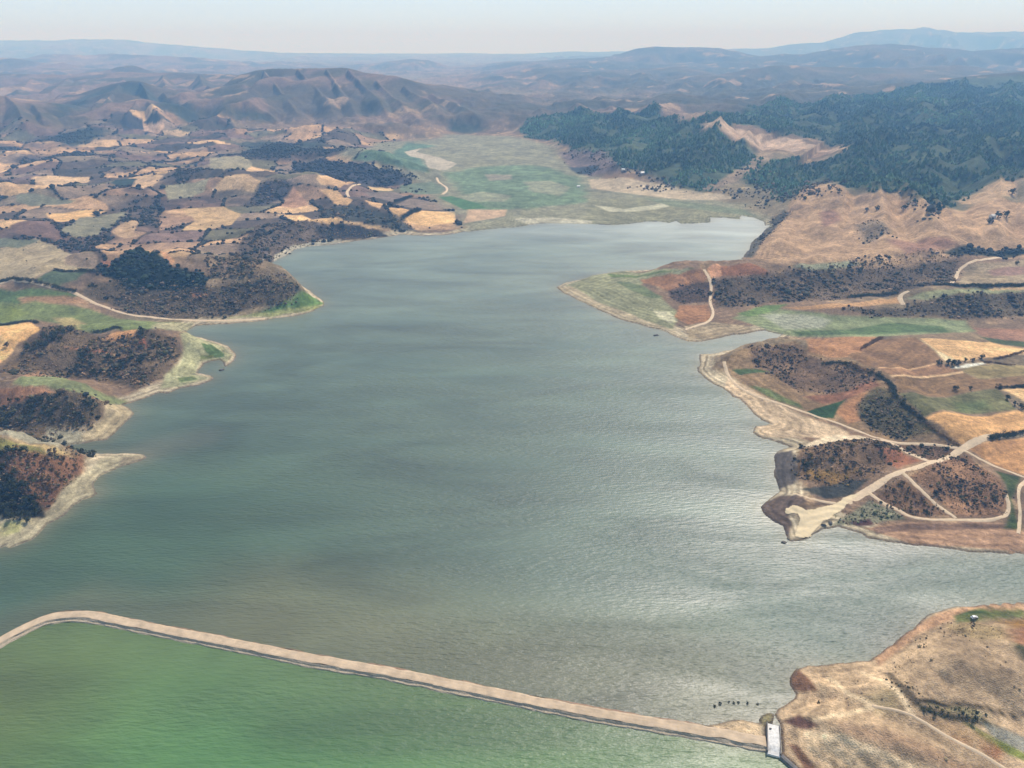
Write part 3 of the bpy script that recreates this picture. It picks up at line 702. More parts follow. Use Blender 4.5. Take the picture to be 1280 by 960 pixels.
def mat_ground():
    m, nt, b = new_mat('dry_ground')
    at = node(nt, 'ShaderNodeAttribute', attribute_name='cover')
    geo = node(nt, 'ShaderNodeNewGeometry')
    n1 = node(nt, 'ShaderNodeTexNoise', i_Scale=0.35, i_Detail=6.0, i_Roughness=0.65)
    n2 = node(nt, 'ShaderNodeTexNoise', i_Scale=0.06, i_Detail=5.0, i_Roughness=0.6)
    n3 = node(nt, 'ShaderNodeTexNoise', i_Scale=1.6, i_Detail=3.0)
    for n in (n1, n2, n3): nt.links.new(geo.outputs['Position'], n.inputs['Vector'])
    r1 = ramp(nt, n1.outputs[0], 0.3, 0.7, 0.60, 1.36)
    r2 = ramp(nt, n2.outputs[0], 0.3, 0.7, 0.78, 1.20)
    r3 = ramp(nt, n3.outputs[0], 0.3, 0.7, 0.80, 1.2)
    mu0 = node(nt, 'ShaderNodeMath', operation='MULTIPLY'); nt.links.new(r1, mu0.inputs[0]); nt.links.new(r3, mu0.inputs[1])
    mul = node(nt, 'ShaderNodeMath', operation='MULTIPLY'); nt.links.new(mu0.outputs[0], mul.inputs[0]); nt.links.new(r2, mul.inputs[1])
    vm = node(nt, 'ShaderNodeVectorMath', operation='SCALE'); nt.links.new(at.outputs['Color'], vm.inputs[0]); nt.links.new(mul.outputs[0], vm.inputs['Scale'])
    nt.links.new(vm.outputs[0], b.inputs['Base Color'])
    b.inputs['Roughness'].default_value = 0.95; b.inputs['Specular IOR Level'].default_value = 0.15
    add = node(nt, 'ShaderNodeMath', operation='ADD'); nt.links.new(n1.outputs[0], add.inputs[0]); nt.links.new(n3.outputs[0], add.inputs[1])
    bp = node(nt, 'ShaderNodeBump', i_Strength=0.9, i_Distance=0.7); nt.links.new(add.outputs[0], bp.inputs['Height']); nt.links.new(bp.outputs[0], b.inputs['Normal'])
    return m

def mat_plain(name, c, rough=0.9, var=0.2, scale=1.0, bump=0.0, c2=None):
    m, nt, b = new_mat(name)
    tc = node(nt, 'ShaderNodeNewGeometry')
    n = node(nt, 'ShaderNodeTexNoise', i_Scale=scale, i_Detail=5.0, i_Roughness=0.62); nt.links.new(tc.outputs['Position'], n.inputs['Vector'])
    cr = node(nt, 'ShaderNodeValToRGB')
    a = lin(c); e = lin(c2) if c2 is not None else a * (1 + var)
    cr.color_ramp.elements[0].position = 0.3; cr.color_ramp.elements[1].position = 0.7
    cr.color_ramp.elements[0].color = (*(a * (1 - var)), 1); cr.color_ramp.elements[1].color = (*np.clip(e, 0, .85), 1)
    nt.links.new(n.outputs[0], cr.inputs[0]); nt.links.new(cr.outputs[0], b.inputs['Base Color'])
    b.inputs['Roughness'].default_value = rough
    if bump:
        bp = node(nt, 'ShaderNodeBump', i_Strength=bump, i_Distance=0.3); nt.links.new(n.outputs[0], bp.inputs['Height']); nt.links.new(bp.outputs[0], b.inputs['Normal'])
    return m

def mat_leaf(name, c, attr=False):
    m, nt, b = new_mat(name)
    oi = node(nt, 'ShaderNodeObjectInfo')
    geo = node(nt, 'ShaderNodeNewGeometry')
    n = node(nt, 'ShaderNodeTexNoise', i_Scale=0.9, i_Detail=3.0); nt.links.new(geo.outputs['Position'], n.inputs['Vector'])
    r = ramp(nt, n.outputs[0], 0.3, 0.7, 0.6, 1.45)
    vm = node(nt, 'ShaderNodeVectorMath', operation='SCALE')
    if attr:
        at = node(nt, 'ShaderNodeAttribute', attribute_name='tint'); nt.links.new(at.outputs['Color'], vm.inputs[0])
        nt.links.new(r, vm.inputs['Scale'])
    else:
        rr_ = ramp(nt, oi.outputs['Random'], 0, 1, 0.75, 1.3)
        mu = node(nt, 'ShaderNodeMath', operation='MULTIPLY'); nt.links.new(r, mu.inputs[0]); nt.links.new(rr_, mu.inputs[1])
        vm.inputs[0].default_value = tuple(lin(c)); nt.links.new(mu.outputs[0], vm.inputs['Scale'])
    nt.links.new(vm.outputs[0], b.inputs['Base Color'])
    b.inputs['Roughness'].default_value = 0.85; b.inputs['Specular IOR Level'].default_value = 0.2
    return m

def mat_water(name):
    m, nt, b = new_mat(name)
    at = node(nt, 'ShaderNodeAttribute', attribute_name='murk_sheen')
    geo = node(nt, 'ShaderNodeNewGeometry')
    # drifting silt, plus wind-lane sheen painted into the base colour
    n0 = node(nt, 'ShaderNodeTexNoise', i_Scale=0.012, i_Detail=5.0, i_Roughness=0.6, i_Distortion=0.6)
    mp0 = node(nt, 'ShaderNodeMapping'); mp0.inputs['Rotation'].default_value = (0, 0, R(-35)); mp0.inputs['Scale'].default_value = (0.55, 1.8, 1)
    nt.links.new(geo.outputs['Position'], mp0.inputs['Vector']); nt.links.new(mp0.outputs[0], n0.inputs['Vector'])
    r0 = ramp(nt, n0.outputs[0], 0.32, 0.68, 0.72, 1.36)
    vm = node(nt, 'ShaderNodeVectorMath', operation='SCALE'); nt.links.new(at.outputs['Color'], vm.inputs[0]); nt.links.new(r0, vm.inputs['Scale'])
    nt.links.new(vm.outputs[0], b.inputs['Base Color'])
    b.inputs['IOR'].default_value = 1.333; b.inputs['Specular IOR Level'].default_value = 1.0
    # waves: two wind-driven trains and a fine ripple
    def train(rot, sx, sy, sc, det):
        mp = node(nt, 'ShaderNodeMapping'); mp.inputs['Rotation'].default_value = (0, 0, R(rot)); mp.inputs['Scale'].default_value = (sx, sy, 1)
        nt.links.new(geo.outputs['Position'], mp.inputs['Vector'])
        n = node(nt, 'ShaderNodeTexNoise', i_Scale=sc, i_Detail=det, i_Roughness=0.5, i_Distortion=0.1)
        nt.links.new(mp.outputs[0], n.inputs['Vector']); return n.outputs[0]
    w1 = train(-38, 0.22, 1.0, 0.62, 1.0); w2 = train(-24, 0.3, 1.0, 1.15, 1.0); w3 = train(5, 0.6, 1.0, 2.2, 1.0)
    def mad(a, k, c):
        n = node(nt, 'ShaderNodeMath', operation='MULTIPLY_ADD'); nt.links.new(a, n.inputs[0]); n.inputs[1].default_value = k
        if c is None: n.inputs[2].default_value = 0
        else: nt.links.new(c, n.inputs[2])
        return n.outputs[0]
    h = mad(w1, 0.85, mad(w2, 0.5, mad(w3, 0.2, None)))
    # wind lanes: smoother and rougher bands of water
    nl = node(nt, 'ShaderNodeTexNoise', i_Scale=0.011, i_Detail=4.0, i_Roughness=0.58, i_Distortion=0.8)
    mpl = node(nt, 'ShaderNodeMapping'); mpl.inputs['Rotation'].default_value = (0, 0, R(28)); mpl.inputs['Scale'].default_value = (0.6, 2.6, 1); mpl.inputs['Location'].default_value = (31, 7, 0)
    nt.links.new(geo.outputs['Position'], mpl.inputs['Vector']); nt.links.new(mpl.outputs[0], nl.inputs['Vector'])
    st = ramp(nt, nl.outputs[0], 0.36, 0.64, 0.45, 1.1)
    ro = ramp(nt, nl.outputs[0], 0.36, 0.64, 0.42, 0.55)
    nt.links.new(ro, b.inputs['Roughness'])
    bp = node(nt, 'ShaderNodeBump', i_Distance=0.66); nt.links.new(h, bp.inputs['Height']); nt.links.new(st, bp.inputs['Strength']); nt.links.new(bp.outputs[0], b.inputs['Normal'])
    return m

M_GROUND = mat_ground()
M_WATER = mat_water('lake_water')
M_ROAD = mat_plain('pale_dirt', (206, 180, 146), var=0.14, scale=0.4, bump=0.3)
M_BANK = mat_plain('earth_bank', (140, 110, 86), var=0.3, scale=0.8, bump=0.6)
M_CAUSE = mat_plain('packed_earth', (190, 166, 136), var=0.24, scale=0.22, bump=0.4)
M_RIPRAP = mat_plain('grey_rubble', (178, 160, 134), var=0.45, scale=2.5, bump=1.0)
M_CONC = mat_plain('pale_concrete', (214, 208, 200), var=0.28, scale=0.8, bump=0.2, rough=0.8)
M_DCONC = mat_plain('stained_concrete', (120, 112, 104), var=0.3, scale=0.8, bump=0.3)
M_ROCK = mat_plain('dark_rock', (98, 90, 78), var=0.35, scale=1.5, bump=0.8)
M_BARK = mat_plain('bark', (74, 60, 48), var=0.3, scale=3, bump=0.5)
M_WHITE = mat_plain('white_metal', (232, 230, 228), var=0.05, scale=0.6, rough=0.5)
M_RENDER = mat_plain('white_render', (220, 212, 202), var=0.08, scale=0.5)
M_TILE = mat_plain('clay_tile', (150, 96, 74), var=0.2, scale=1.2)
M_GLASS = mat_plain('dark_glass', (24, 28, 32), var=0.1, rough=0.15)
M_TYRE = mat_plain('black_rubber', (26, 26, 26), var=0.1)
M_LEAF_D = mat_leaf('dark_foliage', (62, 64, 42)); M_LEAF_O = mat_leaf('olive_foliage', (92, 86, 54)); M_LEAF_B = mat_leaf('dry_foliage', (116, 90, 60))
M_SCRUB = mat_leaf('scrub_foliage', None, attr=True)

# ------------------------------------------------------------------ ground and water
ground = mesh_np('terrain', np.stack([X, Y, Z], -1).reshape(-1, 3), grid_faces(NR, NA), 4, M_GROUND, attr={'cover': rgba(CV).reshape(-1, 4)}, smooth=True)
tag(ground, kind='structure', label='dry brown valley sides, fields, beaches and hazy hills around the lake')

CAUSE = [(-420,1040),(-250,945),(-100,859),(0,803),(25,788.5),(50,777),(68,771.5),(87,769.5),(104,769.5),(120,771),(160,779.5),(225,792.5),(300,807),(390,825.5),(487,841),(600,864),(700,885),(800,902.5),(880,915),(957,929)]
cause = G(CAUSE)
def smooth_line(P, step):
    P = np.asarray(P, float)
    for _ in range(2):
        Q = np.empty((2 * len(P), P.shape[1])); Q[0::2] = P; Q[1:-1:2] = (P[:-1] + P[1:]) / 2
        Q = Q[:-1]; Q[1:-1] = 0.25 * Q[:-2] + 0.5 * Q[1:-1] + 0.25 * Q[2:]
        P = Q
    L = np.concatenate([[0], np.cumsum(np.hypot(*np.diff(P[:, :2], axis=0).T))])
    s = np.arange(0, L[-1], step); s = np.append(s, L[-1])
    return np.stack([np.interp(s, L, P[:, k]) for k in range(P.shape[1])], 1)

def normals2(P):
    t = np.gradient(P[:, :2], axis=0); t /= np.linalg.norm(t, axis=1)[:, None] + 1e-9
    return np.stack([-t[:, 1], t[:, 0]], 1)

# water: lake beyond the embankment, green pond on the near side, two sheets that meet under the embankment
def water_sheet(name, nearside, label):
    sp = G([(978,944),(1000,963),(1060,1010),(1200,1130)])
    line = np.vstack([cause, G([(968,931)]), sp])
    r2 = np.geomspace(60, 1450, 230) if not nearside else np.geomspace(40, 520, 150)
    a2 = np.radians(np.linspace(-70, 70, 260))
    x = r2[:, None] * np.sin(a2)[None]; y = r2[:, None] * np.cos(a2)[None]
    # side of the embankment line
    d, par = seg_dist(x, y, line)
    i = np.clip(np.floor(par).astype(int), 0, len(line) - 2)
    ax, ay = line[i, 0], line[i, 1]; bx, by = line[i + 1, 0], line[i + 1, 1]
    side = np.sign((bx - ax) * (y - ay) - (by - ay) * (x - ax)) * d   # + = far side
    xs, ys = x.ravel(), y.ravel()
    keep_v = (side > -1.9) if not nearside else (side < 1.9)
    f = grid_faces(len(r2), len(a2))
    keep = keep_v.ravel()[f].all(1)
    f = f[keep]
    sd = shore_d(x, y); dep = np.maximum(-sd, 0)
    n = fbm(x, y, 130, 4, 301); n2 = fbm(x, y, 40, 3, 305)
    c = np.empty(x.shape + (3,))
    def mx(m, k):
        c[:] = c * (1 - m[..., None]) + lin(k) * m[..., None]
    if nearside:
        c[:] = lin((76, 114, 60))
        mx(sstep(60, 0, np.abs(side) + 12 * n) * 0.5, (96, 104, 66))
        brown = G([(0, 880)])[0]
        mx(np.exp(-(np.hypot(x - brown[0], y - brown[1]) / 60) ** 2) * 0.6, (92, 92, 46))
    else:
        c[:] = lin((80, 94, 78))
        gl = G([(140, 680)])[0]
        mx(np.exp(-(np.hypot((x - gl[0]) / 150, (y - gl[1]) / 110)) ** 2) * 0.85, (58, 80, 54))
        mx(sstep(900, 1150, np.hypot(x, y)) * 0.8, (164, 168, 162))  # paler with distance: sky reflection painted into the water colour
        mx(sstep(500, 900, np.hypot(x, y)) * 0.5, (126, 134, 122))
        # silt stirred up along the embankment
        P, par2 = seg_dist(x, y, G([(330, 780), (470, 800), (600, 828), (720, 855), (860, 888)]))
        mx(sstep(75, 0, P + 22 * n) * 0.5, (114, 106, 70))
        P, par2 = seg_dist(x, y, G([(0, 790), (100, 755), (200, 775), (330, 795)]))
        mx(sstep(26, 2, P + 10 * n) * 0.6, (92, 92, 66))
        pl = G([(195, 560), (255, 548)])
        P, par2 = seg_dist(x, y, pl)
        mx(sstep(22, 2, P + 9 * n) * 0.28, (124, 118, 98))
    mx(np.exp(-dep / 7) * 0.55, (118, 108, 82))
    zz = np.full(x.shape, 0.0 if not nearside else -0.3)
    o = mesh_np(name, np.stack([x, y, zz], -1).reshape(-1, 3), f, 4, M_WATER, attr={'murk_sheen': rgba(c).reshape(-1, 4)}, smooth=True)
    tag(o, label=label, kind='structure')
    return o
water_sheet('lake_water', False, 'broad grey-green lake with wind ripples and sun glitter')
water_sheet('pond_water', True, 'green algae-tinted water in front of the earth causeway')

# ------------------------------------------------------------------ strips draped over the ground
def ribbon(name, pts, width, mat, lift=0.25, world=None, wend=None, step=2.5, label=None):
    P = smooth_line(world if world is not None else W(pts), step)
    n = normals2(P)
    k = np.arange(len(P), dtype=float)
    w = np.linspace(width, wend if wend else width, len(P)) * (1 + 0.30 * fbm(k, k * 0.0 + hash(name) % 50 * 0 + 3.1, 9, 3, 401))
    offs = np.array([-0.5, -0.17, 0.17, 0.5])
    V = P[:, None, :2] + n[:, None, :] * (offs[None, :, None] * w[:, None, None])
    z = samp(Z, V[..., 0], V[..., 1]) + lift * (1 - 1.1 * (np.abs(offs) > .4))[None, :]
    z = np.maximum(z, 0.1)
    return mesh_np(name, np.concatenate([V, z[..., None]], -1).reshape(-1, 3), grid_faces(len(P), 4), 4, mat, smooth=True)

ROADS = [
 ('dirt_road', [(1058,628),(1087,612),(1127,588),(1160,580),(1183,573),(1200,562),(1227,548),(1243,545),(1290,538)], 5.0),
 ('dirt_track', [(1197,560),(1160,555),(1113,552),(1093,547),(1073,538),(1040,527),(1007,515),(960,500),(927,488),(909,470),(905,452)], 2.6),
 ('dirt_track', [(1100,550),(1113,552),(1143,568),(1163,578)], 3.2),
 ('dirt_track', [(1202,562),(1237,580),(1277,595),(1300,604)], 2.2),
 ('dirt_track', [(1127,590),(1150,613),(1180,637),(1195,648)], 2.4),
 ('dirt_track', [(1083,614),(1103,630),(1127,638),(1137,648),(1193,650),(1227,651),(1257,648),(1263,633),(1257,617)], 2.6),
 ('dirt_track', [(1290,597),(1280,601),(1270,613),(1277,640),(1273,667)], 2.0),
 ('dirt_track', [(1045,629),(1010,624),(993,617)], 2.0),
 ('dirt_track', [(880,337),(888,349),(890,362),(886,379),(893,388),(889,402),(871,407),(856,412)], 3.2),
 ('dirt_track', [(1136,364),(1126,368),(1124,373),(1129,381)], 4.5),
 ('dirt_track', [(1254,322),(1227,325),(1209,330),(1197,337),(1196,347),(1189,355)], 4.0),
 ('dirt_track', [(-60,352),(0,355),(47,358),(79,361),(97,367),(112,376),(135,384),(150,391),(169,394.5),(206,399),(240,400.5),(300,401),(331,398.5)], 3.6),
 ('dirt_track', [(1275,972),(1257,960),(1220,939),(1175,916),(1140,893),(1106,885),(1090,882)], 1.5),
 ('dirt_track', [(436,246),(432,240),(440,233),(450,230)], 5.0),
 ('dirt_track', [(553,243),(560,238),(558,233),(548,228),(546,222)], 5.0),
]
for nm, pts, w in ROADS:
    tag(ribbon(nm, pts, w, M_ROAD), kind='structure')
# bare yard at the tip of the promontory
def apron(name, pts, mat, lift=0.3):
    P = W(pts); lo, hi = P.min(0), P.max(0)
    nx, ny = int((hi[0] - lo[0]) / 0.7) + 2, int((hi[1] - lo[1]) / 0.7) + 2
    xx, yy = np.meshgrid(np.linspace(lo[0], hi[0], nx), np.linspace(lo[1], hi[1], ny))
    wx, wy = xx + 1.2 * fbm(xx, yy, 7, 2, 411), yy + 1.2 * fbm(xx, yy, 7, 2, 413)
    ins = inside(wx.ravel(), wy.ravel(), P)
    f = grid_faces(ny, nx); f = f[ins[f].all(1)]
    z = np.maximum(samp(Z, xx, yy), 0.1) + lift
    return mesh_np(name, np.stack([xx, yy, z], -1).reshape(-1, 3), f, 4, mat, smooth=True)
tag(apron('dirt_yard', [(981,637),(990,632),(999,634),(1007,639),(1020,636),(1042,631),(1063,618),(1076,617),(1058,634),(1040,648),(1026,657),(1014,669),(1003,674),(993,671),(996,659),(1000,650),(997,643),(982,643)],
    mat_plain('trodden_sand', (214, 192, 152), var=0.1, scale=0.4, bump=0.3)), kind='structure')

# ------------------------------------------------------------------ the earth causeway
cs = smooth_line(cause, 1.6)
cn = normals2(cs)
root = empty('causeway', (float(cs[len(cs)//2, 0]), float(cs[len(cs)//2, 1]), 0))
tag(root, 'long pale earth causeway curving across the bottom of the lake', 'causeway')
def strip(name, offs_z, mat, jit, seed):
    k = np.arange(len(cs), dtype=float) * 1.6
    V = []
    for o, z, j in offs_z:
        oo = o + j * jit * fbm(k, k * 0 + o * 3.7, 6, 4, seed)
        zz = z + 0.25 * j * jit * fbm(k, k * 0 + o * 1.7 + 9, 3, 3, seed + 3)
        V.append(np.stack([cs[:, 0] + cn[:, 0] * oo, cs[:, 1] + cn[:, 1] * oo, zz], -1))
    V = np.stack(V, 1) - np.array(root.location)[None, None]
    return mesh_np(name, V.reshape(-1, 3), grid_faces(len(cs), len(offs_z)), 4, mat, parent=root, smooth=False)
strip('roadway', [(2.35,1.0,.6),(1.6,1.17,.5),(.9,1.15,.2),(0,1.2,.2),(-.9,1.16,.2),(-1.6,1.17,.4),(-2.3,1.08,.7)], M_CAUSE, 1.0, 421)
strip('lake_slope', [(3.8,-0.5,1),(3.3,0.25,.7),(2.8,0.7,.6),(2.33,1.0,.6)], M_BANK, 1.0, 431)
strip('pond_slope', [(-2.25,1.08,.5),(-2.6,0.7,.8),(-2.9,0.25,.9),(-3.7,0.12,.8),(-4.3,-0.7,1)], M_RIPRAP, 1.0, 441)

# ------------------------------------------------------------------ boxes and friends
def boxes_mesh(name, specs, mat, parent=None, bevel=0.0):
    """specs: (cx,cy,cz, sx,sy,sz, rz)"""
    import bmesh
    bm = bmesh.new()
    for cx, cy, cz, sx, sy, sz, rz in specs:
        r = bmesh.ops.create_cube(bm, size=1.0)
        c, s = math.cos(rz), math.sin(rz)
        for v in r['verts']:
            x, y, z = v.co.x * sx, v.co.y * sy, v.co.z * sz
            v.co = (cx + c * x - s * y, cy + s * x + c * y, cz + z)
    if bevel: bmesh.ops.bevel(bm, geom=bm.edges[:], offset=bevel, segments=1, affect='EDGES')
    me = bpy.data.meshes.new(name); bm.to_mesh(me); bm.free(); me.materials.append(mat)
    o = bpy.data.objects.new(name, me); col.objects.link(o)
    if parent: o.parent = parent
    return o

# concrete spillway at the end of the causeway
a, b = G([(966, 908)])[0], G([(967, 944)])[0]
mid = (a + b) / 2; L = float(np.hypot(*(a - b))); ang = math.atan2(a[0] - b[0], a[1] - b[1])
root = empty('spillway', (float(mid[0]), float(mid[1]), 0), -ang)
tag(root, 'white concrete spillway slab between the causeway end and the sandy shore', 'spillway')
V = []
prof = np.linspace(-L / 2, L / 2, 14)
for t in prof:
    z = 1.55 - 0.5 * sstep(L * .1, L * .5, t) - 0.9 * sstep(-L * .25, -L * .5, t)
    for x in (-2.2, -1.6, 0, 1.6, 2.2): V.append((x, t, z))
n0 = len(V)
V += [(x, t, -1.5) for x, t in ((-2.2, prof[0]), (2.2, prof[0]), (2.2, prof[-1]), (-2.2, prof[-1]))]
mesh_np('apron', np.array(V), grid_faces(14, 5), 4, M_CONC, parent=root)
boxes_mesh('side_wall', [(-2.43, 0, 0.5, 0.42, L, 2.8, 0)], M_DCONC, root, .05)
boxes_mesh('side_wall', [(2.43, 0, 0.5, 0.42, L, 2.8, 0)], M_DCONC, root, .05)
boxes_mesh('sill', [(0, -L / 2 - 0.25, 0.0, 5.2, 0.5, 1.3, 0)], M_CONC, root, .05)
boxes_mesh('sluice_gate', [(-1.2, L * .30, 1.62, .9, 0.35, 0.5, .2)], M_DCONC, root, .05)
P = smooth_line(G([(977,946),(988,956),(1002,968),(1030,992)]), 1.5); n = normals2(P)
V = np.stack([np.concatenate([P + n * o, np.full((len(P), 1), z)], 1) for o, z in ((-1.3, -1.2), (-0.9, .9), (-0.2, 1.2), (.5, 1.2), (.7, .4))], 1)
tag(mesh_np('retaining_wall', V.reshape(-1, 3), grid_faces(len(P), 5), 4, M_DCONC), 'dark stone wing wall running along the sand from the spillway to the bottom edge', 'wall')

# ------------------------------------------------------------------ foliage
def ico(sub=1):
    import bmesh
    bm = bmesh.new(); bmesh.ops.create_icosphere(bm, subdivisions=sub, radius=1)
    v = np.array([p.co[:] for p in bm.verts]); f = np.array([[q.index for q in p.verts] for p in bm.faces]); bm.free()
    return v, f

def lump(seed, sub=2, squash=0.75, rough=0.35):
    v, f = ico(sub)
    g = np.random.default_rng(seed)
    for _ in range(7):
        d = g.normal(size=3); d[2] = abs(d[2]); d /= np.linalg.norm(d)
        v = v * (1 + rough * np.clip((v @ d) - 0.55, 0, 1) * g.uniform(-.7, 1.6))[:, None]
    v = v * (1 + 0.12 * g.normal(size=len(v)))[:, None]
    v[:, 2] = v[:, 2] * squash + squash * 0.72
    return v, f

def conifer(seed):
    g = np.random.default_rng(seed)
    V, F = [], []
    for (z0, z1, r) in ((0.1, 0.75, .56), (0.45, 1.0, .36)):
        b = len(V); n = 6
        for k in range(n):
            a = 2 * math.pi * k / n + g.uniform(-.3, .3); q = r * g.uniform(.75, 1.25)
            V.append((q * math.cos(a), q * math.sin(a), z0 + g.uniform(-.07, .07)))
        V.append((g.uniform(-.05, .05), g.uniform(-.05, .05), z1))
        for k in range(n): F.append((b + k, b + (k + 1) % n, b + n))
    return np.array(V), np.array(F)

def leafy(seed, nclump, nleaf, size, squash=0.8, base=0.25):
    """a crown of many small leaf faces gathered in clumps through a volume, unit radius"""
    g = np.random.default_rng(seed)
    V, F = [], []
    for c in range(nclump):
        d = g.normal(size=3); d /= np.linalg.norm(d)
        rad = g.uniform(0.35, 0.82)
        ctr = d * rad; ctr[2] = abs(ctr[2]) if g.random() < .6 else ctr[2]
        ctr[2] = ctr[2] * squash + squash * 0.75 + base * 0
        cr = g.uniform(.22, .40)
        for l in range(nleaf):
            q = g.normal(size=3); q /= np.linalg.norm(q)
            p = ctr + q * cr * g.uniform(.5, 1.0)
            n = q + g.normal(size=3) * .5; n /= np.linalg.norm(n)
            u = np.cross(n, g.normal(size=3)); u /= np.linalg.norm(u) + 1e-9
            w = np.cross(n, u); s = size * g.uniform(.6, 1.4)
            b = len(V)
            V += [p + u * s, p + w * s * .7, p - u * s, p - w * s * .7]
            F.append((b, b + 1, b + 2, b + 3))
    V = np.array(V); V[:, 2] = np.maximum(V[:, 2], 0.02)
    return V, np.array(F)

def scatter_mesh(name, pts, scl, protos, tints, label, zoff=0.0, tall=None):
    """thousands of plants nobody could count, merged in one object"""
    N = len(pts)
    which = rng.integers(0, len(protos), N); ang = rng.uniform(0, 2 * math.pi, N)
    z = samp(Z, pts[:, 0], pts[:, 1])
    VV, FF, TT = [], [], []; base = 0
    for k, (pv, pf) in enumerate(protos):
        m = np.nonzero(which == k)[0]
        if not len(m): continue
        ca, sa = np.cos(ang[m])[:, None], np.sin(ang[m])[:, None]
        s = scl[m][:, None]; h = s * (tall[m][:, None] if tall is not None else 1)
        x = pts[m, 0:1] + s * (ca * pv[None, :, 0] - sa * pv[None, :, 1])
        y = pts[m, 1:2] + s * (sa * pv[None, :, 0] + ca * pv[None, :, 1])
        zz = z[m][:, None] + zoff * s + h * pv[None, :, 2]
        VV.append(np.stack([x, y, zz], -1).reshape(-1, 3))
        FF.append((pf[None] + (base + np.arange(len(m)) * len(pv))[:, None, None]).reshape(-1, pf.shape[1]))
        TT.append(np.repeat(tints[m], len(pv), 0)); base += len(m) * len(pv)
    o = mesh_np(name, np.concatenate(VV), np.concatenate(FF), protos[0][1].shape[1], M_SCRUB, attr={'tint': rgba(np.concatenate(TT))})
    tag(o, label, kind='stuff')
    return o

def fill(px, spacing, keep=1.0, world=None, clump=0.0, seed=0, maxr=9e9):
    """scattered points inside a traced patch of ground"""
    P = W(px) if world is None else world
    lo, hi = P.min(0), P.max(0)
    n = int((hi[0] - lo[0]) * (hi[1] - lo[1]) / spacing ** 2 * keep)
    n = min(n, 400000)
    g = np.random.default_rng(900 + seed)
    q = np.stack([g.uniform(lo[0], hi[0], n), g.uniform(lo[1], hi[1], n)], 1)
    jw = q + spacing * 2.6 * np.stack([fbm(q[:, 0], q[:, 1], spacing * 5, 3, 551), fbm(q[:, 0], q[:, 1], spacing * 5, 3, 553)], 1) + g.normal(0, spacing * .9, q.shape)
    q = q[inside(jw[:, 0], jw[:, 1], P)]
    q = q[np.hypot(q[:, 0], q[:, 1]) < maxr]
    if clump: q = q[fbm(q[:, 0], q[:, 1], spacing * 6, 3, 501 + seed) > clump]
    return q[samp(D, q[:, 0], q[:, 1]) > 3]

def tint_of(n, cols, spread=.25):
    c = lin(np.array(cols))[rng.integers(0, len(cols), n)]
    return np.clip(c * (1 + spread * rng.normal(size=(n, 1))), .006, .5)

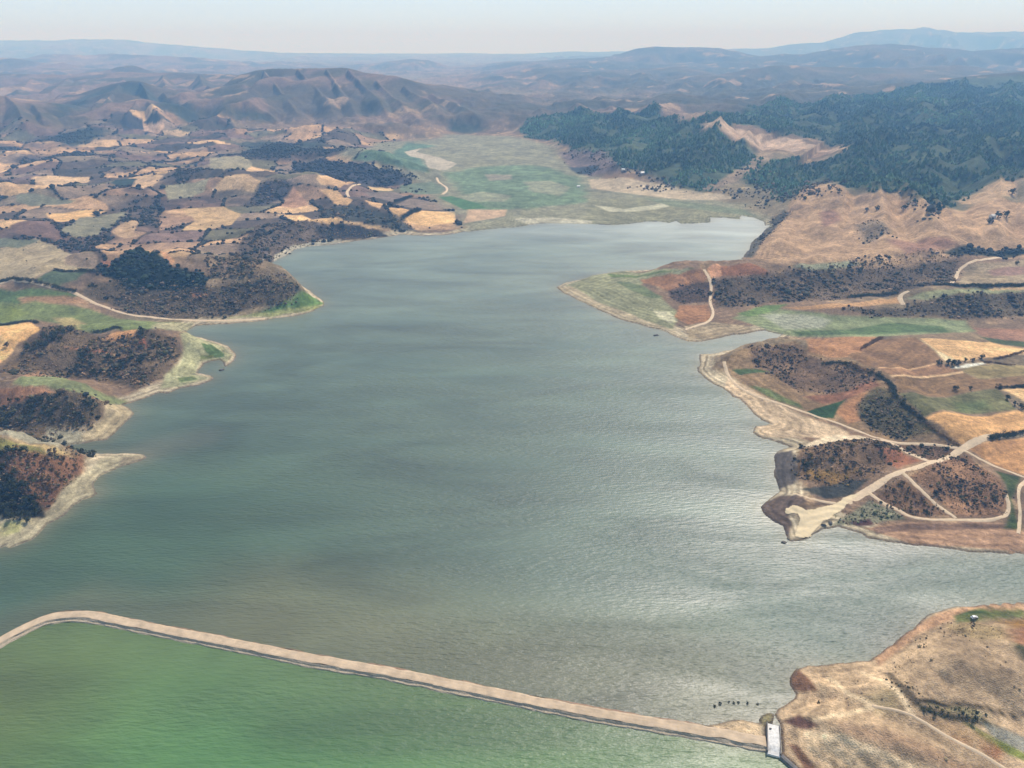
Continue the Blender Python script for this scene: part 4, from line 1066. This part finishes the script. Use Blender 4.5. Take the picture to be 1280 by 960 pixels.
LUMPS = [lump(s, 1, .7, .4) for s in range(8)]
PINES = [conifer(s) for s in range(8)]
DK = [(70,68,48),(80,74,52),(98,82,60),(60,60,42),(112,90,64)]
RED = [(120,90,62),(104,82,58),(88,78,54),(134,102,68),(80,76,50)]
GRY = [(92,76,60),(78,66,54),(106,88,68),(64,58,48),(74,68,50)]
SCRUB = [  # traced patch, spacing, clump threshold, colours, size
 ([(-60,566),(60,570),(115,570),(95,600),(72,620),(56,642),(30,640),(-60,640)], 2.6, -.25, RED, 1.1),
 ([(-60,508),(25,502),(50,493),(75,490),(110,497),(138,505),(125,520),(110,532),(80,533),(0,540),(-60,545)], 3.2, -.2, DK, 1.5),
 ([(20,442),(50,418),(80,408),(95,413),(130,424),(165,416),(190,416),(215,425),(228,440),(222,455),(200,470),(170,486),(130,472),(80,472),(30,470),(0,462)], 3.4, -.2, DK + RED, 1.5),
 ([(110,352),(150,348),(200,352),(260,360),(330,345),(350,352),(378,366),(370,375),(320,385),(290,393),(240,398),(200,397),(165,391),(135,380),(100,366)], 4.0, -.2, DK + GRY, 1.7),
 ([(262,345),(258,320),(300,322),(330,338),(378,362),(350,368),(290,362)], 3.6, -.3, DK, 1.8),
 ([(300,300),(340,280),(420,282),(480,290),(460,297),(400,302),(350,316),(325,330),(290,325)], 5.0, -.1, GRY + DK, 2.0),
 ([(118,336),(150,322),(178,314),(198,318),(212,332),(240,340),(262,345),(258,358),(220,362),(180,362),(150,352)], 4.4, -.6, [(34,46,34),(40,52,38),(30,40,32)], 2.6),
 ([(938,434),(990,430),(1010,444),(1060,453),(1098,468),(1092,482),(1040,494),(1000,490),(965,468),(940,452)], 3.4, -.2, GRY + RED, 1.2),
 ([(1072,506),(1095,484),(1120,490),(1150,520),(1172,542),(1120,549),(1088,536),(1072,520)], 2.8, -.3, [(72,70,42),(60,60,40),(84,76,48)] + DK, 1.2),
 ([(1000,560),(1110,552),(1132,570),(1100,590),(1060,608),(1020,605),(990,590)], 2.4, -.3, GRY + [(120,96,42)], .95),
 ([(1093,620),(1127,598),(1188,645),(1140,646),(1110,632)], 2.4, -.2, RED, .75),
 ([(1135,595),(1190,572),(1210,568),(1250,600),(1262,630),(1250,646),(1198,646),(1160,612)], 2.2, -.15, RED + GRY, .8),
 ([(1105,552),(1160,556),(1195,560),(1165,576),(1140,566)], 2.4, -.2, DK, .9),
 ([(1040,656),(1085,624),(1120,640),(1132,649),(1070,657)], 2.6, 0, [(104,108,72),(78,80,56)], .8),
 ([(893,352),(960,342),(1030,332),(1100,320),(1160,311),(1200,318),(1192,352),(1150,360),(1060,372),(960,379),(895,385)], 4.8, -.2, GRY + DK, 1.9),
 ([(835,364),(870,352),(886,352),(888,378),(855,380),(838,372)], 4, -.1, GRY, 1.4),
 ([(1048,386),(1120,386),(1150,378),(1200,366),(1290,364),(1290,394),(1210,399),(1150,393),(1100,396)], 4.4, -.2, GRY + DK, 1.9),
 ([(365,200),(400,198),(440,204),(480,212),(525,222),(500,232),(470,232),(440,228),(400,218),(365,210)], 7, -.4, [(48,50,48),(58,54,52)], 3.2),
 ([(322,238),(335,226),(365,225),(366,236),(350,250),(330,258),(305,256)], 7, -.2, GRY, 2.6),
 ([(400,262),(440,256),(470,262),(505,278),(520,288),(480,284),(430,276),(400,272)], 6.5, -.2, DK, 2.4),
 ([(930,322),(942,300),(962,282),(984,258),(990,266),(950,306)], 7, -.2, GRY, 2.2),
 ([(985,250),(1019,226),(1060,230),(1100,232),(1120,240),(1060,246),(1010,248)], 8, -.2, GRY + DK, 2.6),
 ([(1130,245),(1150,250),(1180,275),(1160,280),(1140,265)], 8, -.2, DK, 3),
 ([(1068,280),(1095,275),(1115,290),(1085,305)], 8, 0, DK, 2.2),
 ([(700,190),(760,188),(800,212),(870,240),(860,244),(780,232),(740,220),(712,210)], 11, -.1, GRY, 3),
 ([(895,238),(935,208),(985,225),(988,250),(965,268),(940,256)], 9, -.1, GRY + DK, 2.6),
 ([(1178,316),(1230,312),(1300,310),(1300,316),(1200,320)], 5, -.5, [(44,48,44)], 2.6),
 ([(1148,878),(1165,876),(1200,879),(1232,884),(1236,906),(1195,900),(1160,892)], 1.6, -.05, [(60,62,36),(84,80,48)], .5),
 ([(1180,780),(1215,777),(1250,783),(1262,795),(1235,800),(1205,795)], 2.0, .05, RED, .45),
 ([(1100,845),(1112,835),(1150,790),(1165,786),(1140,820),(1150,880),(1140,884)], 2.4, .1, [(104,92,66),(84,76,52)], .45),
]
pts_, scl_, tin_ = [], [], []
for k, (px, sp, cl, cols, size) in enumerate(SCRUB):
    q = fill(px, sp * .74, 1.0, clump=cl + .13, seed=k)
    pts_.append(q); scl_.append(0.56 * size * np.exp(rng.normal(0, .42, len(q)))); tin_.append(tint_of(len(q), cols, .35))
    q = fill(px, sp * .6, 1.0, seed=300 + k)
    if size < 2.4:
        pts_.append(q); scl_.append(0.26 * size * np.exp(rng.normal(0, .4, len(q)))); tin_.append(tint_of(len(q), [(150,120,92),(128,104,76),(110,96,68),(92,78,58)], .25))
# hedgerow trees along the edges of the far patchwork
g = np.random.default_rng(77)
fw = W(FARM); lo, hi = fw.min(0), fw.max(0)
q = np.stack([g.uniform(lo[0], hi[0], 700000), g.uniform(lo[1], hi[1], 700000)], 1)
q = q[inside(q[:, 0], q[:, 1], fw)]
e = samp(FIELD_EDGE, q[:, 0], q[:, 1]); nn = fbm(q[:, 0], q[:, 1], 90, 3, 511); n2 = fbm(q[:, 0], q[:, 1], 150, 4, 207)
q = q[((e < 0.035) & (nn > -.3)) | ((n2 > .40) & (g.random(len(q)) < .22)) | (g.random(len(q)) < .002)]
out_ = np.ones(len(q), bool)
for t in TAN:
    jt = q + g.normal(0, 2.5, q.shape); out_ &= ~inside(jt[:, 0], jt[:, 1], W(t[1:]))
q = q[out_]
pts_.append(q); scl_.append(1.3 * np.exp(rng.normal(0, .45, len(q)))); tin_.append(tint_of(len(q), [(56,56,46),(64,58,52),(50,50,42)]))
q = fill([(2000,757),(1280,757),(1220,760),(1175,768),(1136,788),(1087,828),(1009,834),(990,846),(996,868),(975,890),(980,940),(1000,963),(1060,1010),(1350,1300)], 3.4, 1.0, seed=400, clump=.22)
pts_.append(q); scl_.append(0.22 * np.exp(rng.normal(0, .6, len(q)))); tin_.append(tint_of(len(q), [(124,108,80),(108,94,70),(138,118,92),(160,138,110)], .3))
q = np.concatenate([fill(t[1:], 48, seed=420 + k_) for k_, t in enumerate(TAN)])
pts_.append(q); scl_.append(1.2 * np.exp(rng.normal(0, .4, len(q)))); tin_.append(tint_of(len(q), [(56,56,44)], .2))
pts_, scl_, tin_ = np.concatenate(pts_), np.concatenate(scl_), np.concatenate(tin_)
print('scrub', len(pts_))
scatter_mesh('scrub', pts_, scl_, LUMPS, tin_, 'low dry scrub and hedge growth over the slopes')
fp = np.concatenate([fill(FOREST_A, 5.6, seed=61, maxr=3600), fill(FOREST_B, 6.0, seed=62, maxr=3600)])
for P in (BARE, PATHW):
    bw_ = W(P); jx = fp + 22 * np.stack([fbm(fp[:, 0], fp[:, 1], 40, 3, 541), fbm(fp[:, 0], fp[:, 1], 40, 3, 543)], 1) + rng.normal(0, 7, fp.shape)
    fp = fp[~(inside(jx[:, 0], jx[:, 1], bw_) & (rng.random(len(fp)) < .9))]
fp = fp[(fbm(fp[:, 0], fp[:, 1], 60, 4, 521) > -.30)]
print('forest', len(fp))
scatter_mesh('forest', fp, 4.9 * np.exp(rng.normal(0, .32, len(fp))), PINES, tint_of(len(fp), [(70,92,64),(80,100,70),(90,104,74),(62,84,60)], .25) * (1.15 + 1.1 * fbm(fp[:, 0], fp[:, 1], 170, 4, 531))[:, None], 'dark conifer wood covering the hills beyond the right shore', tall=.85 * np.exp(rng.normal(0, .15, len(fp))))

# ------------------------------------------------------------------ plants that stand out one by one
LEAFY = [leafy(30 + s, 16, 16, .13) for s in range(5)]
CROWN = {}
for mn, mt in (('d', M_LEAF_D), ('o', M_LEAF_O), ('b', M_LEAF_B)):
    for s in range(5):
        o = mesh_np('shrub', LEAFY[s][0], LEAFY[s][1], 4, mt, link=False); CROWN[mn, s] = o.data
        bpy.data.objects.remove(o)
def shrub(p, size, kind, label, group, name='shrub', cat='bush', tall=1.0):
    o = bpy.data.objects.new(name, CROWN[kind, random.randrange(5)]); col.objects.link(o)
    o.location = p; o.rotation_euler = (0, 0, random.uniform(0, 6.28)); o.scale = (size, size * random.uniform(.8, 1.2), size * tall * random.uniform(.85, 1.15))
    return tag(o, label, cat, group)

def shrub_patch(px, n, size, kinds, label, group, seed, tall=1.0):
    q = fill(px, 2.0, 1.5, seed=seed)
    if len(q) == 0: return
    q = q[np.random.default_rng(seed).permutation(len(q))]
    kept = []
    for p in q:
        if all(np.hypot(*(p - k)) > size * 1.1 for k in kept): kept.append(p)
        if len(kept) >= n: break
    for p in kept:
        s = size * math.exp(random.gauss(0, .25))
        shrub((p[0], p[1], float(samp(Z, p[0], p[1])) - .1 * s), s, random.choice(kinds), label, group, tall=tall)

def trunk_mesh(h, r):
    V, F = [], []; n = 6
    for i, (z, q) in enumerate(((0, 1.3), (.35, 1), (.7, .8), (1, .5))):
        for k in range(n):
            a = 2 * math.pi * k / n
            V.append((r * q * math.cos(a) + .15 * r * i, r * q * math.sin(a), z * h))
    for i in range(3):
        for k in range(n): F.append((i * n + k, i * n + (k + 1) % n, (i + 1) * n + (k + 1) % n, (i + 1) * n + k))
    for a, zz in ((.4, .6), (2.6, .7), (4.4, .65)):
        b = len(V)
        d = np.array([math.cos(a), math.sin(a), .9]); p = np.array([0, 0, zz * h]); e = p + d * h * .45
        s = np.array([-math.sin(a), math.cos(a), 0]) * r * .4
        V += [p - s, p + s, e + s * .3, e - s * .3]; F.append((b, b + 1, b + 2, b + 3))
    return np.array(V), np.array(F)

def tree(px, size, kind, label, group=None, height=1.1, world=None):
    p = P3([px])[0] if world is None else world
    r = empty('tree', (float(p[0]), float(p[1]), float(p[2]) - .1), random.uniform(0, 6.28))
    tag(r, label, 'tree', group)
    v, f = trunk_mesh(size * .9, size * .10); mesh_np('trunk', v, f, 4, M_BARK, parent=r)
    c = bpy.data.objects.new('crown', CROWN[kind, random.randrange(5)]); col.objects.link(c); c.parent = r
    c.location = (0, 0, size * .06); c.scale = (size, size * random.uniform(.85, 1.15), size * height)
    return r

def hedge(pts, width, height, kind, label, dens=5.0):
    P = smooth_line(W(pts), 1.0); g = np.random.default_rng(int(abs(pts[0][0])))
    n = int(len(P) * dens / 1.6)
    k = g.integers(0, len(P), n)
    c = P[k] + g.normal(size=(n, 2)) * width * .3
    VV, FF, b = [], [], 0
    o0 = P[len(P) // 2]; z0 = float(samp(Z, o0[0], o0[1]))
    for i in range(n):
        v, f = LEAFY[g.integers(0, 5)]
        sel_ = g.permutation(len(f))[:70]; vv = v[f[sel_]].reshape(-1, 3)
        s = width * .55 * g.uniform(.6, 1.2); hh = height * .6 * g.uniform(.5, 1.2)
        VV.append(np.stack([c[i, 0] - o0[0] + vv[:, 0] * s, c[i, 1] - o0[1] + vv[:, 1] * s, float(samp(Z, c[i, 0], c[i, 1])) - z0 + vv[:, 2] * hh], 1))
        FF.append(np.arange(len(vv)).reshape(-1, 4) + b); b += len(vv)
    o = mesh_np('hedge', np.concatenate(VV), np.concatenate(FF), 4, {'d': M_LEAF_D, 'o': M_LEAF_O, 'b': M_LEAF_B}[kind])
    o.location = (float(o0[0]), float(o0[1]), z0)
    return tag(o, label, 'hedge')

shrub_patch([(-10,586),(5,586),(22,602),(46,636),(50,646),(10,648),(-10,648)], 46, 3.0, 'd', 'dark bush on the steep shadowed slope at the left edge, above the lowest beach', 'bushes on the near left slope', 601, 1.15)
shrub_patch([(0,562),(48,566),(50,572),(0,576)], 14, 2.6, 'dd', 'dark bush in the row along the top of the nearest left headland', 'bushes along the near headland crest', 602)
shrub_patch([(94,562),(118,566),(118,574),(98,576)], 9, 2.2, 'd', 'dark bush in the tight clump by the narrow inlet on the nearest left headland', 'clump by the inlet', 603)
shrub_patch([(15,580),(90,574),(96,590),(70,618),(52,632),(25,600)], 46, 1.5, 'bbo', 'rusty brown bush on the reddish slope of the nearest left headland', 'bushes on the reddish headland', 604)
shrub_patch([(0,508),(50,496),(105,502),(120,512),(100,530),(0,535)], 44, 2.4, 'ddo', 'dark bush on the second left headland, below the bare red field', 'bushes on the second headland', 605)
shrub_patch([(25,440),(50,420),(80,410),(90,416),(60,432),(30,445)], 24, 2.8, 'do', 'purplish dark bush beside the tan field at the left edge', 'bushes by the left tan field', 606)
shrub_patch([(90,445),(165,440),(180,452),(150,470),(90,470)], 34, 2.6, 'dd', 'dark green bush in the hollow across the third left headland', 'bushes on the third headland', 607)
shrub_patch([(172,412),(190,414),(222,432),(222,452),(190,468),(175,440)], 34, 1.9, 'dbo', 'brown bush on the rounded end of the third left headland, by the green spit', 'bushes at the headland end', 608)
shrub_patch([(1000,562),(1100,556),(1120,570),(1060,590),(1005,588)], 40, 1.4, 'dbo', 'grey-brown bush on the low mound left of the wide dirt road', 'bushes on the low mound', 609)
shrub_patch([(1105,615),(1127,602),(1175,642),(1140,644)], 24, 1.2, 'bod', 'brown bush in the narrow wedge between the dirt tracks', 'bushes between the tracks', 610)
shrub_patch([(1145,597),(1205,572),(1245,600),(1255,635),(1205,642)], 30, 1.2, 'bo', 'reddish bush in the plot ringed by the looping dirt track', 'bushes inside the track loop', 611)
shrub_patch([(1150,880),(1160,884),(1200,895),(1235,904),(1232,908),(1195,900),(1160,892)], 34, .9, 'do', 'dark green bush in the gully through the bottom right sand', 'bushes in the sandy gully', 612)
p = P3([(1000.5, 560)])[0]; shrub(tuple(p), 2.2, 'd', 'single dark bush at the edge of the pale yard above the small bay', None)
p = P3([(1022.5, 879)])[0]; shrub(tuple(p), 1.0, 'd', 'small lone dark bush on the sand right of the spillway', None)
for px, l in (((893.5,883),'leftmost of the half-drowned bushes in the shallows above the causeway end'), ((900,880),'largest round half-drowned bush, second from the left in the shallows'),
              ((911,877.5),'small half-drowned bush at the left end of the tight cluster in the shallows'), ((917,879),'pale green half-drowned bush in the middle of the tight cluster'),
              ((923,878.5),'dark half-drowned bush at the right end of the tight cluster'), ((934,879.5),'half-drowned bush alone, second from the right in the shallows'),
              ((947,880.5),'smallest half-drowned bush, nearest the sandy shore')):
    q = G([px])[0]; s = {900: 1.05, 947: .6, 911: .7}.get(px[0], .85)
    shrub((q[0], q[1], -.25 * s), s, 'o' if px[0] == 917 else 'd', l, 'half-drowned bushes in the shallows', name='drowned_bush')
# trees of the right hand fields
TREES = [((1174,455),3.0,'lone round tree left of the dark clump by the white bare strip'), ((1185,456),3.4,'leftmost tree of the dark clump by the white bare strip'),
 ((1190,456.5),3.6,'middle tree of the dark clump by the white bare strip'), ((1196,456),3.2,'rightmost tree of the dark clump by the white bare strip'),
 ((1206,452),2.2,'small tree at the left end of the row behind the white bare strip'), ((1216,451.5),2.2,'small tree at the right end of the row behind the white bare strip'),
 ((1227,448),2.8,'dark tree at the corner of the big tan field, right of the white bare strip'), ((1194,487),2.7,'left and larger of two round trees between the brown and olive fields'),
 ((1213,487),2.2,'right and smaller of two round trees between the brown and olive fields'), ((1248,485.5),2.8,'tree at the left tip of the hedge above the small pale field'),
 ((1259,500),2.6,'upper of three trees down the slanting edge of the pale field at the right'), ((1268,507),2.4,'middle of three trees down the slanting edge of the pale field'),
 ((1276,511),3.0,'lowest of three trees down the slanting edge of the pale field'), ((1271,330),3.0,'lone tree on the mauve field at the far right'),
 ((1237,279),5.5,'dark tree left of the white farmhouse on the tan hill'), ((1247,272.5),6.0,'left of two round trees right of the white farmhouse'),
 ((1258,272),6.5,'right of two round trees right of the white farmhouse'), ((1265,243),6.5,'large tree on the right end of the pale upper field'),
 ((1049,241),4.5,'lone dark tree high on the tan hill beyond the bay'), ((1083,264),4,'left of two trees on the middle of the tan hill'), ((1096,262),4.5,'right of two trees on the middle of the tan hill'),
 ((1129,262),4.5,'dark tree at the right shoulder of the tan hill'), ((1138,247.5),4.5,'tree near the crest at the right end of the tan hill'),
 ((9,433),2.8,'lone round tree inside the tan field at the left edge'), ((176,413),2.6,'dark tree on the top of the third left headland'), ((155,424),2.6,'dark tree beside the small orange field on the third headland')]
for px, s, l in TREES: tree(px, s, 'd', l)
HEDGES = [([(1237,549.5),(1258,545),(1285,539)],3.6,3.0,'d','thick dark hedge along the road between the two tan fields at the right edge'),
 ([(1126,503),(1140,515),(1154,526)],3.2,2.2,'d','dense dark hedge down the crest beside the olive field'),
 ([(1156,528),(1171,541),(1199,557)],2.2,1.6,'b','thin brown hedge running down to the road fork'),
 ([(1076,437),(1089,429),(1102,422)],3.2,2.2,'b','short brown hedge on the upper edge of the brown field'),
 ([(1231,453),(1248,454.5),(1266,457)],2.6,2.0,'b','brown hedge just right of the white bare strip'),
 ([(1244,449),(1262,445),(1290,437)],2.4,1.8,'b','thin hedge slanting up under the big tan field'),
 ([(1250,485.5),(1268,484),(1290,482)],3.0,2.4,'d','dark hedge along the top of the small pale field at the right edge'),
 ([(1030,455),(1045,453),(1062,455)],3.6,2.2,'d','dark green thicket on the crest of the scrub hill'),
 ([(1062,455),(1072,461),(1082,466)],3.4,2.4,'b','brown hedge falling from the thicket to the pale gap'),
 ([(1086,466),(1104,469),(1113,480),(1120,496)],3.6,2.4,'d','broad dark hedge curving round the end of the striped fields'),
 ([(70,337.5),(95,339),(120,340)],4.0,2.6,'d','straight dark hedge under the grey-brown field on the left'),
 ([(-30,352),(20,354),(60,357.5),(95,364)],4.0,2.6,'d','long dark hedge above the green meadow at the left edge'),
 ([(-20,407),(15,406),(40,400),(47,404)],3.6,2.4,'d','dark hedge between the green meadow and the tan field'),
 ([(117,415),(135,412.5),(152,411)],3.0,2.2,'d','short green hedge above the small orange field on the third headland'),
 ([(1060,372),(1090,369),(1120,366)],5.0,3.0,'d','dark hedge line under the scrub ridge, left of the pale cutting'),
 ([(1165,357),(1200,359),(1240,357),(1290,357)],5.0,3.2,'d','dark hedge line right of the pale cutting, along the olive strip'),
 ([(505,272),(515,267),(524,262)],6.0,4.0,'d','short hedge between the two bright tan fields near the head of the lake'),
 ([(494,252),(505,249),(514,246)],7.0,4.0,'d','hedge between the mauve fields near the head of the lake')]
for h in HEDGES: hedge(*h)

# ------------------------------------------------------------------ rocks, car, buildings
def rock(px, size, label, group=None, flat=.6, water=True):
    q = G([px])[0] if water else P3([px])[0][:2]
    v, f = lump(int(px[0]), 2, flat, .5)
    o = mesh_np('rock', v * size, f, 3, M_ROCK); o.location = (float(q[0]), float(q[1]), -.45 * size * flat if water else float(samp(Z, q[0], q[1])) - .2); o.rotation_euler = (0, 0, px[0]); o.scale = (1.5, .8, 1)
    return tag(o, label, 'rock', group)
rock((277,463), 1.6, 'dark low rock in the cove behind the green hooked spit')
rock((820,419.5), 1.7, 'small dark rock offshore from the long green peninsula')
for k, (px, s) in enumerate((((980,678),.9), ((985,674),.7))): rock(px, s, 'small boulder awash off the tip of the sandy yard' + (', nearer the open water' if k == 0 else ', touching the bank'), 'boulders off the yard')
for k, (px, s) in enumerate((((1030,657),1.0), ((1038,654),1.2))): rock(px, s, ['lower', 'upper'][k] + ' dark boulder on the bank right of the sandy yard', 'boulders by the yard', .7, False)

def car(px, rz):
    p = P3([px])[0]
    r = empty('parked_car', (float(p[0]), float(p[1]), float(p[2]) + .05), rz)
    r.scale = (.8, .8, .8)
    tag(r, 'small white car parked on the green strip above the bottom right sand', 'car')
    prof = [(-2.1,.45),(-2.1,.85),(-1.75,1.0),(-1.4,1.5),(.35,1.5),(1.05,1.0),(1.95,.85),(2.1,.45)]
    V = np.array([(x, s * (.82 if z < 1.2 else .68), z) for s in (-1, 1) for x, z in prof])
    me = bpy.data.meshes.new('body')
    n = len(prof)
    me.from_pydata([tuple(v) for v in V], [], [tuple(range(n))[::-1], tuple(range(n, 2 * n))] + [(k, (k + 1) % n, n + (k + 1) % n, n + k) for k in range(n)])
    me.materials.append(M_WHITE); b = bpy.data.objects.new('body', me); col.objects.link(b); b.parent = r
    boxes_mesh('windscreen', [(.72, 0, 1.26, .1, 1.3, .42, 0)], M_GLASS, r); boxes_mesh('rear_window', [(-1.6, 0, 1.25, .1, 1.3, .4, 0)], M_GLASS, r)
    for s in (-1, 1):
        boxes_mesh('side_window', [(-.5, s * .755, 1.24, 1.6, .06, .36, 0)], M_GLASS, r)
        for x in (-1.3, 1.3):
            import bmesh
            bm = bmesh.new(); bmesh.ops.create_cone(bm, cap_ends=True, segments=14, radius1=.34, radius2=.34, depth=.22)
            for v in bm.verts: v.co = (x + v.co.x, s * .78 + v.co.z, .36 + v.co.y)
            me = bpy.data.meshes.new('wheel'); bm.to_mesh(me); bm.free(); me.materials.append(M_TYRE)
            w = bpy.data.objects.new('wheel', me); col.objects.link(w); w.parent = r
car((1217.5, 772.5), .25)

def house(name, px, sx, sy, h, rise, rz, label, cat, wall, roof, windows=3):
    p = P3([px])[0]
    r = empty(name, (float(p[0]), float(p[1]), float(p[2]) - .2), rz); tag(r, label, cat)
    boxes_mesh('wall', [(0, 0, h / 2, sx, sy, h, 0)], wall, r)
    e = .35
    V = [(-sx/2-e, -sy/2-e, h), (sx/2+e, -sy/2-e, h), (sx/2+e, sy/2+e, h), (-sx/2-e, sy/2+e, h), (-sx/2-e, 0, h+rise), (sx/2+e, 0, h+rise)]
    me = bpy.data.meshes.new('roof'); me.from_pydata(V, [], [(0,1,5,4),(2,3,4,5),(0,4,3),(1,2,5),(0,3,2,1)]); me.materials.append(roof)
    o = bpy.data.objects.new('roof', me); col.objects.link(o); o.parent = r; o.location.z = .003
    for k in range(windows):
        x = (k + .5) / windows * sx - sx / 2
        if k == windows // 2: boxes_mesh('door', [(x, -sy/2 - .02, 1.05, 1.1, .1, 2.1, 0)], M_TILE, r)
        else: boxes_mesh('window', [(x, -sy/2 - .02, h * .55, 1.1, .1, 1.1, 0)], M_GLASS, r)
    return r
house('farmhouse', (1240,273), 7, 5.5, 4.5, 1.5, R(15), 'white farmhouse between dark trees on the tan hill at the right', 'house', M_RENDER, M_RENDER)
house('cottage', (779,213.5), 6.5, 5, 3.5, 1.3, R(-10), 'white cottage at the wood edge, left of the other one above the mud flats', 'house', M_RENDER, M_WHITE)
house('cottage', (803,217.5), 7, 5, 3.5, 1.3, R(12), 'white cottage at the wood edge, right of the other one above the mud flats', 'house', M_RENDER, M_WHITE)
house('cottage', (723,234), 6, 4, 2.6, 1, R(5), 'tiny white hut alone on the green flats at the head of the lake', 'hut', M_RENDER, M_WHITE)

# ------------------------------------------------------------------ air
hz = boxes_mesh('haze', [(0, 9800, 0, 50000, 24000, 1, 0)], None, None) if False else None
hm = bpy.data.materials.new('haze_air'); hm.use_nodes = True
nt = hm.node_tree; nt.nodes.clear()
out = nt.nodes.new('ShaderNodeOutputMaterial'); pv = nt.nodes.new('ShaderNodeVolumePrincipled')
pv.inputs['Color'].default_value = (0.27, 0.56, 1.0, 1); pv.inputs['Absorption Color'].default_value = (1, 1, 1, 1); pv.inputs['Density'].default_value = 1.75e-4; pv.inputs['Anisotropy'].default_value = 0.0
nt.links.new(pv.outputs[0], out.inputs['Volume'])
zt = float(Z.max()) + 25; zb = float(Z.min()) - 1.0
hz = boxes_mesh('haze', [(0, 10100, (zt + zb) / 2, 42000, 22000, zt - zb, 0)], hm)
tag(hz, 'pale blue summer haze filling the valley air', kind='stuff')
print('haze top', zt, 'verts', NR, NA)

# ------------------------------------------------------------------ light, sky, camera
SUN_EL, SUN_AZ = 49.0, 31.0          # azimuth clockwise from the view direction (+Y)
w = bpy.data.worlds.new('World'); scene.world = w; w.use_nodes = True
nt = w.node_tree; bg = nt.nodes['Background']
sky = nt.nodes.new('ShaderNodeTexSky'); sky.sky_type = 'NISHITA'; sky.sun_disc = False
sky.sun_elevation = R(SUN_EL); sky.sun_rotation = R(SUN_AZ); sky.altitude = 300; sky.air_density = 1.0; sky.dust_density = 0.6; sky.ozone_density = 2.0
veil = nt.nodes.new('ShaderNodeMix'); veil.data_type = 'RGBA'          # added pale colour, strong at the horizon, weak overhead to keep fill light low
geo_ = nt.nodes.new('ShaderNodeTexCoord'); sep_ = nt.nodes.new('ShaderNodeSeparateXYZ'); mr_ = nt.nodes.new('ShaderNodeMapRange')
nt.links.new(geo_.outputs['Generated'], sep_.inputs[0]); nt.links.new(sep_.outputs['Z'], mr_.inputs['Value'])
for k_, v_ in zip(('From Min', 'From Max', 'To Min', 'To Max'), (0.0, 0.5, 0.88, 0.12)): mr_.inputs[k_].default_value = v_
nt.links.new(mr_.outputs[0], veil.inputs[0])
for i_ in veil.inputs:
    if i_.type == 'RGBA' and i_.name == 'B': i_.default_value = (7.5, 9.6, 12.0, 1)
    if i_.type == 'RGBA' and i_.name == 'A': nt.links.new(sky.outputs[0], i_)
for o_ in veil.outputs:
    if o_.type == 'RGBA': nt.links.new(o_, bg.inputs['Color'])
bg.inputs['Strength'].default_value = 0.10
sl = bpy.data.lights.new('sun', 'SUN'); sl.energy = 4.4; sl.angle = R(0.5); sl.color = (1.0, 0.965, 0.92)
so = bpy.data.objects.new('sun', sl); col.objects.link(so); so.location = (300, 300, 600)
so.rotation_euler = (R(90 - SUN_EL), 0, R(180 - SUN_AZ))
cam = bpy.data.cameras.new('camera'); cam.sensor_width = 36; cam.lens = 36 * FPX / 1280; cam.clip_end = 100000; cam.clip_start = 1
co = bpy.data.objects.new('camera', cam); col.objects.link(co); co.location = (0, 0, CAM_H); co.rotation_euler = (R(90) - PITCH, 0, 0)
scene.camera = co
scene.view_settings.view_transform = 'Standard'; scene.view_settings.look = 'None'; scene.view_settings.gamma = 1; scene.view_settings.exposure = 0.03
scene.cycles.use_denoising = True
scene.cycles.volume_bounces = 1
scene.cycles.max_bounces = 6
